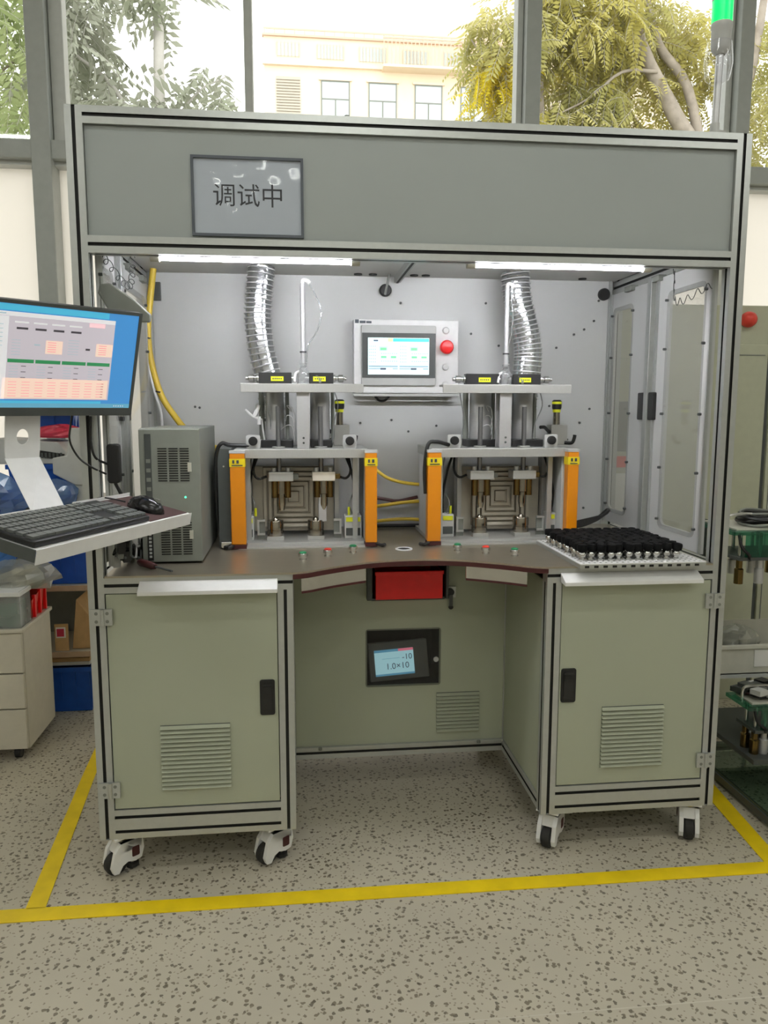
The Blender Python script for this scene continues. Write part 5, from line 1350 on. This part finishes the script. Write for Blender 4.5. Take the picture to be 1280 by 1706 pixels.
# jumble of connectors and cable on the worktop below the tray
rj = random.Random(12)
for i, (x, y, lab) in enumerate(((0.078,0.075,'jumble of dark cables and connectors nearest the left post on the worktop'),(0.080,0.165,'jumble of dark cables between the left side door and the computer'))):
    jb = MB()
    for k in range(7):
        pts = [(x+rj.uniform(-0.026,0.026), y+rj.uniform(-0.040,0.045), 0.832+rj.uniform(0,0.10)) for _ in range(6)]
        jb.tube(pts, 0.004, rj.choice(['black','grey_dark','grey_mid']), n=6, smooth=4)
    for k in range(11):
        c = Vector((x+rj.uniform(-0.022,0.022), y+rj.uniform(-0.035,0.03), 0.84+rj.uniform(0,0.08)))
        jb.obox(c, Vector((0.008,0.004,0)), Vector((-0.004,0.008,0.002)), Vector((0.001,0,0.014)), rj.choice(['grey_mid','grey_light','black']))
    tag(jb.build('cable_bundle', smooth=True), lab, 'cable')
sd = thing('screwdriver', (0.14,0.06,ZT), 'dark red handled screwdriver lying at the front of the worktop', 'screwdriver')
MB().lathe((0.108,0.095,0.838),(0.8,-0.55,-0.13),[(0.006,0),(0.010,0.008),(0.010,0.05),(0.007,0.06)],'red_dark',12).build('grip', sd, smooth=True)
MB().cyl((0.156,0.062,0.830),(0.205,0.028,0.824),0.0028,'grey_dark',n=8).build('shank', sd, smooth=True)

# ------------------------------------------------------------------ left background
# drawer pedestal
PX0, PX1, PY0, PY1, PZ = -0.86, -0.425, 0.745, 1.055, 0.485
pe = thing('drawer_pedestal', (-0.64,0.9,0.0), 'cream three-drawer pedestal standing at the left edge', 'cabinet')
MB().box(PX0, PX1, PY0+0.016, PY1, 0.045, PZ-0.014, 'cream').build('carcass', pe, bevel=0.002)
MB().box(PX0-0.006, PX1+0.008, PY0-0.008, PY1+0.006, PZ-0.014, PZ, 'cream').build('top', pe, bevel=0.003)
for i, (z0, z1) in enumerate(((0.050,0.193),(0.198,0.322),(0.327,0.468))):
    d_ = MB().box(PX0+0.002, PX1-0.002, PY0, PY0+0.015, z0, z1, 'cream').build('drawer', pe, bevel=0.002)
    MB().box(PX0+0.15, PX0+0.29, PY0-0.012, PY0, (z0+z1)/2-0.006, (z0+z1)/2+0.006, 'grey_light').build('handle', d_, bevel=0.002)
for x in (PX0+0.05, PX1-0.05):
    for y in (PY0+0.05, PY1-0.05): MB().cyl((x-0.01,y,0.0225),(x+0.01,y,0.0225),0.0225,'black',n=14).build('caster', pe, smooth=True); MB().box(x-0.006,x+0.006,y-0.006,y+0.006,0.03,0.046,'grey_mid').build('caster_stem', pe)
# clear box with green contents
gb2 = thing('clear_box', (-0.56,0.80,PZ), 'clear plastic box with green contents on the pedestal', 'box')
g_ = MB(); a0,a1,c0_,c1_,z0_,z1_ = -0.72,-0.428,0.752,0.86,PZ,PZ+0.128
for bxs in ((a0,a1,c0_,c0_+0.003,z0_,z1_),(a0,a1,c1_-0.003,c1_,z0_,z1_),(a0,a0+0.003,c0_,c1_,z0_,z1_),(a1-0.003,a1,c0_,c1_,z0_,z1_),(a0,a1,c0_,c1_,z0_,z0_+0.003)): g_.box(*bxs,'clear_tube')
g_.build('box_shell', gb2)
MB().box(a0-0.004,a1+0.004,c0_-0.004,c1_+0.004,z1_-0.016,z1_,'white').build('lid', gb2, bevel=0.002)
for i in range(4): MB().box(a0+0.008+i*0.07,a0+0.07+i*0.07,c0_+0.010,c1_-0.010,z0_+0.004,z0_+0.075+0.012*(i%2),'green_board').build('board_stack', gb2)
# red stacking bin
rb2 = thing('red_stacking_bin', (-0.455,0.95,PZ), 'red ribbed stacking bin on the pedestal', 'bin')
r2 = MB(); bx0,bx1,by0,by1 = -0.60,-0.425,0.865,1.04
r2.add([(bx0,by0+0.02,PZ),(bx1-0.01,by0+0.02,PZ),(bx1-0.01,by1,PZ),(bx0,by1,PZ),(bx0,by0,PZ+0.07),(bx1,by0,PZ+0.07),(bx1,by1,PZ+0.105),(bx0,by1,PZ+0.105)], [(0,3,2,1),(0,1,5,4),(1,2,6,5),(2,3,7,6),(3,0,4,7)], 'coral'); r2.build('shell', rb2)
for i in range(3):
    y = by0+0.02+i*0.06; MB().box(bx1-0.006,bx1+0.004,y,y+0.012,PZ+0.004,PZ+0.085+0.008*i,'red').build('rib', rb2)
# crumpled bag of small parts on top
def bag(name, c, r, m, label, seed, cat='bag', amp=0.22, flat=0.0, content=None):
    rb_ = random.Random(seed); b_ = MB(); N, K = 18, 10; vs = []; fs = []
    ph = [(rb_.uniform(0,6), rb_.uniform(2,5), rb_.uniform(2,5)) for _ in range(4)]
    for j in range(K+1):
        th = -PI/2+PI*j/K
        for i in range(N):
            a = 2*PI*i/N; d = Vector((math.cos(th)*math.cos(a), math.cos(th)*math.sin(a), math.sin(th)))
            s = 1+sum(amp/2.2*math.sin(p+q_*d.x*2+w_*d.y*2+q_*d.z) for p,q_,w_ in ph)/2
            s += amp*0.25*rb_.uniform(-1,1)
            z = c[2]+r[2]*d.z*s
            if flat: z = max(z, flat)
            vs.append((c[0]+r[0]*d.x*s, c[1]+r[1]*d.y*s, z))
    for j in range(K):
        for i in range(N): fs.append((j*N+i, j*N+(i+1)%N, (j+1)*N+(i+1)%N, (j+1)*N+i))
    b_.add(vs, fs, m)
    if not content: return tag(b_.build(name, smooth=False), label, cat)
    t = thing(name, (c[0], c[1], flat or c[2]-r[2]), label, cat)
    b_.build('film', t)
    cb = MB()
    for _ in range(40):
        q_ = Vector((rb_.uniform(-.6,.6), rb_.uniform(-.6,.6), rb_.uniform(-.6,.4)))
        p = (c[0]+r[0]*q_.x, c[1]+r[1]*q_.y, max(c[2]+r[2]*q_.z, (flat or -9)+0.012))
        cb.obox(p, Vector((0.014,0.006,0)), Vector((-0.005,0.012,0.003)), Vector((0.002,0,0.008)), rb_.choice(content))
    cb.build('small_parts', t)['kind'] = 'stuff'
    return t
bag('plastic_bag', (-0.50,0.93,PZ+0.150), (0.15,0.11,0.062), 'plastic_bag', 'crumpled clear bag of small parts lying on the red bin', 4, flat=PZ+0.107, content=['cream','grey_light','grey_mid','tan_plate'])
bag('blue_bag', (-0.70,1.02,PZ+0.36), (0.22,0.10,0.24), 'blue_bag', 'bulging blue plastic bag at the left edge behind the monitor mount', 6, amp=0.25, flat=PZ+0.131) if False else None

# storage rack by the window with boxes
rk = thing('storage_rack', (-0.62,1.36,0.0), 'open storage rack by the window holding blue crates', 'rack')
RX0, RX1, RY0, RY1 = -1.05, -0.18, 1.18, 1.50
for x in (RX0+0.012, RX1-0.012):
    for y in (RY0+0.012, RY1-0.012): MB().box(x-0.012, x+0.012, y-0.012, y+0.012, 0, 1.75, 'grey_light').build('upright', rk)
for z in (0.262, 0.535, 0.875, 1.262): 
    sh = MB().box(RX0, RX1, RY0, RY1, z-0.018, z, 'cream').build('shelf', rk, bevel=0.001)
    MB().box(RX0, RX1, RY0-0.004, RY0, z-0.020, z+0.002, 'wood_edge').build('shelf_edge', sh)
MB().box(RX0, RX1, RY1-0.006, RY1, 0.262, 0.875, 'grey_mid').build('added_dark_board', rk)  # added board, darkens the gap where bright frosted panes showed through
def crate(x0, x1, y0, y1, z0, z1, m, label):
    t = thing('plastic_crate', ((x0+x1)/2,(y0+y1)/2,z0), label, 'crate', 'blue plastic crates')
    w = 0.006; c_ = MB(); dx = 0.012
    def wall(p0,p1,p2,p3): c_.add([p0,p1,p2,p3],[(0,1,2,3)],m)
    lo = [(x0+dx,y0+dx,z0),(x1-dx,y0+dx,z0),(x1-dx,y1-dx,z0),(x0+dx,y1-dx,z0)]; hi = [(x0,y0,z1),(x1,y0,z1),(x1,y1,z1),(x0,y1,z1)]
    li = [(x0+dx+w,y0+dx+w,z0+w),(x1-dx-w,y0+dx+w,z0+w),(x1-dx-w,y1-dx-w,z0+w),(x0+dx+w,y1-dx-w,z0+w)]; hi2 = [(x0+w,y0+w,z1),(x1-w,y0+w,z1),(x1-w,y1-w,z1),(x0+w,y1-w,z1)]
    c_.add(lo+hi+li+hi2, [(0,3,2,1),(0,1,5,4),(1,2,6,5),(2,3,7,6),(3,0,4,7),(8,9,10,11),(8,12,13,9),(9,13,14,10),(10,14,15,11),(11,15,12,8),(4,5,13,12),(5,6,14,13),(6,7,15,14),(7,4,12,15)], m)
    c_.build('shell', t)
    rm = MB(); grid_panel(rm, x0-0.007, x1+0.007, y0-0.007, y1+0.007, z1-0.018, z1, [(x0+w,x1-w,y0+w,y1-w)], m, to=lambda a,b,h:(a,b,h)); rm.build('rim', t, weld=True)
    n = max(3, int((x1-x0)/0.045))
    for i in range(n):
        x = x0+0.014+(x1-x0-0.034)*i/(n-1); MB().add([(x,y0+dx+0.001,z0+0.01),(x+0.006,y0+dx+0.001,z0+0.01),(x+0.006,y0-0.006,z1-0.02),(x,y0-0.006,z1-0.02),(x,y0+dx+0.006,z0+0.01),(x+0.006,y0+dx+0.006,z0+0.01),(x+0.006,y0,z1-0.02),(x,y0,z1-0.02)],[(0,1,2,3),(0,3,7,4),(1,5,6,2),(4,7,6,5),(0,4,5,1),(3,2,6,7)],m).build('rib', t)
    for i in range(3):
        y = y0+0.02+(y1-y0-0.05)*i/2; MB().box(x1-dx-0.004, x1-0.002, y, y+0.008, z0+0.012, z1-0.02, m).build('rib', t)
    return t
crate(-0.62,-0.315,1.20,1.48,0.002,0.192,'blue','blue ribbed crate on the floor under the storage rack')
crate(-0.60,-0.300,1.205,1.48,0.537,0.700,'blue','blue crate on the middle shelf below the keyboard tray')
crate(-0.98,-0.66,1.205,1.48,0.537,0.715,'blue_deep','dark blue crate at the left end of the middle shelf')
crate(-0.60,-0.33,1.205,1.48,0.877,1.020,'blue','blue crate on the upper shelf under the white instrument')
crate(-0.52,-0.36,1.285,1.43,1.124,1.235,'blue','small blue crate on top of the white instrument, behind the red bag')
crate(-0.80,-0.55,1.215,1.48,1.264,1.38,'blue_deep','dark blue crate left on the top shelf behind the monitor')
# things on the lower shelf
cb_ = MB(); 
tag(MB().prism([(-0.395,0.264),(-0.318,0.264),(-0.312,0.385),(-0.372,0.47)], 1.22, 1.44, 'cardboard', XZ).build('cardboard_box', bevel=0.002), 'tan cardboard box leaning on the lower shelf', 'box')
cd = thing('label_card', (-0.43,1.20,0.264), 'pale label card with a red stamp on the lower shelf', 'card')
MB().box(-0.455,-0.402,1.196,1.200,0.264,0.375,'cardboard').build('card', cd); st_ = MB(); st_.box(-0.450,-0.412,1.1945,1.196,0.318,0.362,'paper_white'); st_.box(-0.446,-0.418,1.1935,1.1945,0.324,0.356,'pink'); st_.build('stamp', cd)
for k, (z0, z1, m) in enumerate(((0.194,0.208,'paper_white'),(0.209,0.224,'cardboard'))):
    tag(MB().box(-0.60,-0.33,1.22,1.46,z0,z1,m).build('flat_carton', bevel=0.001), ('white' if k == 0 else 'brown')+' flat carton lying on the floor crate', 'carton')
# white bench instrument with a vent grille on the upper shelf (held on crate rims)
wi = thing('bench_instrument', (-0.50,1.32,1.022), 'white instrument with black vent grilles behind the monitor mount', 'instrument')
MB().prism([(-0.66,1.022),(-0.395,1.022),(-0.375,1.065),(-0.405,1.108),(-0.66,1.122)], 1.205, 1.44, 'grey_light', XZ).build('case', wi, bevel=0.004)
gr = MB().prism([(-0.475,1.050),(-0.383,1.037),(-0.382,1.061),(-0.475,1.076)], 1.2005, 1.2055, 'black', XZ).build('vent_grille', wi)
for i in range(6): MB().box(-0.47+i*0.0145,-0.463+i*0.0145,1.1985,1.2008,1.046,1.066,'grey_dark').build('grille_bar', gr)
gr2 = MB().prism([(-0.60,1.070),(-0.553,1.064),(-0.553,1.086),(-0.60,1.092)], 1.2005, 1.2055, 'black', XZ).build('vent_grille', wi)
for i in range(3): MB().box(-0.595+i*0.0145,-0.588+i*0.0145,1.1985,1.2008,1.070,1.084,'grey_dark').build('grille_bar', gr2)
bt2 = thing('white_bracket_box', (-0.34,1.24,0.877), 'pale grey housing with a sloping underside right of the instrument', 'housing')
MB().prism([(-0.405,0.990),(-0.325,0.945),(-0.285,0.945),(-0.285,1.165),(-0.335,1.165),(-0.352,1.06),(-0.405,1.05)], 1.120, 1.175, 'grey_light', XZ).build('shell', bt2, bevel=0.004)
MB().box(-0.33,-0.285,1.13,1.175,0.877,0.946,'grey_light').build('stand', bt2, bevel=0.002)
tag(bag('red_bag', (-0.405,1.24,1.142), (0.100,0.040,0.034), 'pink', 'red plastic bag lying on the white instrument', 8, amp=0.2, flat=1.124), 'red plastic bag lying on the white instrument', 'bag')
bag('clear_bag', (-0.30,1.08,0.915), (0.075,0.06,0.045), 'blue_film', 'bluish clear plastic bag right of the mount foot', 14, amp=0.15)  if False else None

# ------------------------------------------------------------------ plastic sacks at the far left
tag(bag('blue_sack', (-0.74,1.08,PZ+0.30), (0.20,0.10,0.17), 'blue_bag', 'bulging blue plastic sack behind the keyboard, at the left edge', 6, amp=0.25, flat=PZ+0.131), 'bulging blue plastic sack behind the keyboard, at the left edge', 'sack') if False else None
def sack_stack():
    tag(bag('blue_sack', (-0.655,0.935,PZ+0.245), (0.17,0.085,0.115), 'blue_bag', '', 6, amp=0.22, flat=PZ+0.129), 'large dark blue plastic sack on the pedestal under the keyboard tray', 'sack')
    tag(bag('pale_blue_sack', (-0.60,0.955,PZ+0.43), (0.15,0.07,0.085), 'blue_film', '', 16, amp=0.2, content=['blue','blue_deep','blue']), 'pale blue film bag stacked behind the monitor mount', 'bag')
    tag(bag('film_bag', (-0.385,1.10,0.915), (0.075,0.055,0.055), 'blue_film', '', 14, amp=0.12, content=['grey_light','blue']), 'shiny pale film bag beside the foot of the mount', 'bag')
sack_stack()

# ------------------------------------------------------------------ right background
# tall cream machine cabinet by the window
tc_ = thing('machine_cabinet', (2.75,1.3,0.0), 'tall cream machine cabinet with a red lamp behind the right post', 'cabinet')
CX0, CX1, CY0, CY1, CZ = 1.74, 3.2, 1.05, 1.50, 1.655
MB().box(CX0, CX1, CY0, CY1, 0.0, CZ, 'machine_cream').build('body', tc_, bevel=0.004)
dd = MB().box(2.28, 2.438, CY0-0.012, CY0, 0.30, 1.50, 'machine_cream').build('door', tc_, bevel=0.003)
MB().box(2.302,2.306,CY0-0.014,CY0-0.012,0.34,1.46,'grey_mid').build('door_line', dd)
MB().box(2.30,2.425,CY0-0.014,CY0-0.012,1.455,1.459,'grey_mid').build('door_line', dd)
MB().box(2.286,2.296,CY0-0.024,CY0-0.012,1.02,1.24,'red_dark').build('door_handle', dd, bevel=0.002)
d2_ = MB().box(2.458, 2.80, CY0-0.012, CY0, 0.05, 1.50, 'machine_cream').build('door', tc_, bevel=0.003)
MB().box(2.441,2.455,CY0-0.004,CY0,0.05,1.58,'grey_dark').build('door_gap', tc_)
MB().box(2.474,2.478,CY0-0.014,CY0-0.012,0.1,1.45,'grey_mid').build('door_line', d2_)
MB().box(1.77,1.90,CY0-0.010,CY0,1.07,1.27,'grey_mid').build('viewing_window', tc_, bevel=0.002)
MB().box(1.77,1.90,CY0-0.008,CY0,1.005,1.05,'coral').build('red_stripe', tc_)
MB().box(1.77,1.90,CY0-0.008,CY0,0.70,0.98,'white').build('white_panel', tc_, bevel=0.002)
MB().box(1.77,1.90,CY0-0.010,CY0,1.44,1.57,'yellow_hose' if False else 'machine_cream').build('vent_cover', tc_, bevel=0.002)
rl_ = MB().lathe((2.345,CY0,1.598),(0,-1,0),[(0.030,0),(0.032,0.012),(0.028,0.028),(0.016,0.038),(0.004,0.041)],'coral',24).build('red_lamp', tc_, smooth=True); rl_['label'] = 'round red lamp'

# parts rack
pr_ = thing('parts_rack', (2.2,0.26,0.0), 'low parts rack with glass bottom shelf right of the workstation', 'rack')
for x in (1.932, 2.45):
    for y in (-0.04, 0.56): MB().box(x-0.012,x+0.012,y-0.012,y+0.012,0,0.86,'grey_dark').build('upright', pr_)
MB().box(1.905,1.925,-0.05,0.57,0.010,0.036,'grey_dark').build('base_rail', pr_, bevel=0.002); MB().box(2.44,2.46,-0.05,0.57,0.010,0.036,'grey_dark').build('base_rail', pr_, bevel=0.002)
MB().box(1.905,2.46,0.55,0.57,0.010,0.036,'grey_dark').build('base_rail', pr_); MB().box(1.91,2.455,-0.03,0.55,0.036,0.042,'shelf_glass').build('glass_shelf', pr_)
MB().box(1.915,2.46,0.15,0.565,0.150,0.166,'grey_dark').build('shelf', pr_, bevel=0.001); MB().box(1.915,2.46,0.42,0.565,0.330,0.342,'grey_light').build('shelf', pr_)
MB().box(2.10,2.46,0.20,0.56,0.826,0.842,'grey_light').build('shelf', pr_, bevel=0.001)
def jig(x0, x1, y0, y1, zt, zb, label, hang):
    t = thing('test_jig', ((x0+x1)/2,(y0+y1)/2,zb), label, 'test jig', 'green topped test jigs on the rack')
    MB().box(x0,x1,y0,y1,zt-0.012,zt,'green_acrylic').build('green_plate', t, bevel=0.001)
    MB().box(x0+0.02,x1-0.02,y0+0.02,y1-0.02,zt,zt+0.006,'nylon').build('mask_plate', t, bevel=0.001)
    zm = zb+(zt-zb)*0.45
    MB().box(x0+0.03,x1-0.01,y0+0.01,y1-0.02,zm,zm+0.010,'grey_dark').build('middle_plate', t)
    n = 6
    MB().box(x0+0.05,x1-0.02,y0+0.012,y0+0.016,zm+0.010,zt-0.012,'green_acrylic').build('tinted_skirt', t)
    for i in range(n):
        x = x0+0.045+(x1-x0-0.09)*i/(n-1)
        for y in (y0+0.035, y1-0.05):
            MB().cyl((x,y,zm+0.010),(x,y,zt-0.012),0.006,'steel_bright',n=10).build('standoff', t, smooth=True)
            MB().lathe((x,y,zb),(0,0,1),[(0.014,0),(0.014,(zm-zb)*0.6),(0.010,(zm-zb)*0.65),(0.010,zm-zb)],'brass' if (i+n) % 3 == 0 else 'brushed_v',14).build('cylinder', t, smooth=True)
    h = MB(); h.tube([(x0+0.012,y0+0.06,zt),(x0+0.012,y0+0.06,zt+0.035),(x0+0.03,y0+0.06,zt+0.046),(x0+0.09,y0+0.06,zt+0.046),(x0+0.105,y0+0.06,zt+0.035),(x0+0.105,y0+0.06,zt)],0.005,'steel_bright',n=8,smooth=3); h.build('handle', t, smooth=True)
    MB().tube([(x0+0.03,y0+0.02,zt-0.012),(x0+0.034,y0+0.008,zt-0.05),(x0+0.055,y0+0.0,zm+0.02),(x0+0.07,y0+0.02,zm)],0.005,'black',smooth=4).build('jig_cable', t, smooth=True)
    return t
jig(1.872,2.30,0.262,0.50,0.862,0.690,'green topped test jig overhanging the upper shelf under the cable coil',1)
cl_ = MB(); rc = random.Random(2)
for k in range(9):
    r_ = 0.085+rc.uniform(-0.008,0.012); z = 0.873+0.0055*k*0.7+0.004; cx_, cy_ = 2.045+rc.uniform(-0.005,0.005), 0.355+rc.uniform(-0.005,0.005)
    cl_.tube([(cx_+r_*1.1*math.cos(a), cy_+r_*0.9*math.sin(a), z+0.004*math.sin(3*a+k)) for a in [2*PI*i/18 for i in range(19)]],0.0045,'black' if k % 4 else 'grey_mid',n=6,smooth=2)
tag(cl_.build('cable_coil', smooth=True),'coil of black cable lying on the upper green jig','cable')
jig(1.900,2.14,0.165,0.30,0.330,0.166,'green topped test jig at the front left of the rack shelf',0)
jig(2.15,2.40,0.165,0.30,0.330,0.166,'green topped test jig at the front right of the rack shelf',0)
# connectors heaped on the lower jigs
hc_ = MB(); rh = random.Random(5)
for k in range(34):
    p = (1.925+rh.uniform(0,0.2), 0.20+rh.uniform(0,0.085), 0.345+rh.uniform(0,0.024)); hc_.obox(p, Vector((0.018,0.007,0)), Vector((-0.007,0.016,0)), Vector((0,0,0.008)), rh.choice(['grey_mid','grey_light','grey_dark','black']))
for k in range(6): hc_.tube([(1.935+rh.uniform(0,0.2),0.19+rh.uniform(0,0.09),0.342+rh.uniform(0,0.02)) for _ in range(5)],0.0035,rh.choice(['black','black','red_dark','grey_mid']),n=6,smooth=4)
tag(hc_.build('connector_heap', smooth=False),'heap of grey connectors and leads on the lower left green jig','connectors')
# white bin with a bag
wbn = thing('white_bin', (2.09,0.49,0.342), 'white plastic bin with a paper label behind the lower jigs', 'bin')
w2 = MB(); x0_,x1_,y0_,y1_,za,zb_ = 1.93,2.30,0.425,0.56,0.342,0.445
for bxs in ((x0_,x1_,y0_,y0_+0.004,za,zb_),(x0_,x1_,y1_-0.004,y1_,za,zb_+0.05),(x0_,x0_+0.004,y0_,y1_,za,zb_),(x1_-0.004,x1_,y0_,y1_,za,zb_),(x0_,x1_,y0_,y1_,za,za+0.004)): w2.box(*bxs,'nylon')
w2.build('walls', wbn); MB().box(x0_-0.006,x1_+0.006,y0_-0.008,y0_,zb_-0.014,zb_,'nylon').build('rim', wbn, bevel=0.002)
MB().box(2.07,2.15,y0_-0.0025,y0_-0.0005,za+0.025,zb_-0.018,'paper_white').build('paper_label', wbn)
tag(bag('clear_bag', (2.04,0.495,0.44), (0.085,0.05,0.055), 'plastic_bag', '', 31, amp=0.2, content=['grey_light','grey_dark','nylon']), 'crumpled clear bag in the white bin', 'bag')
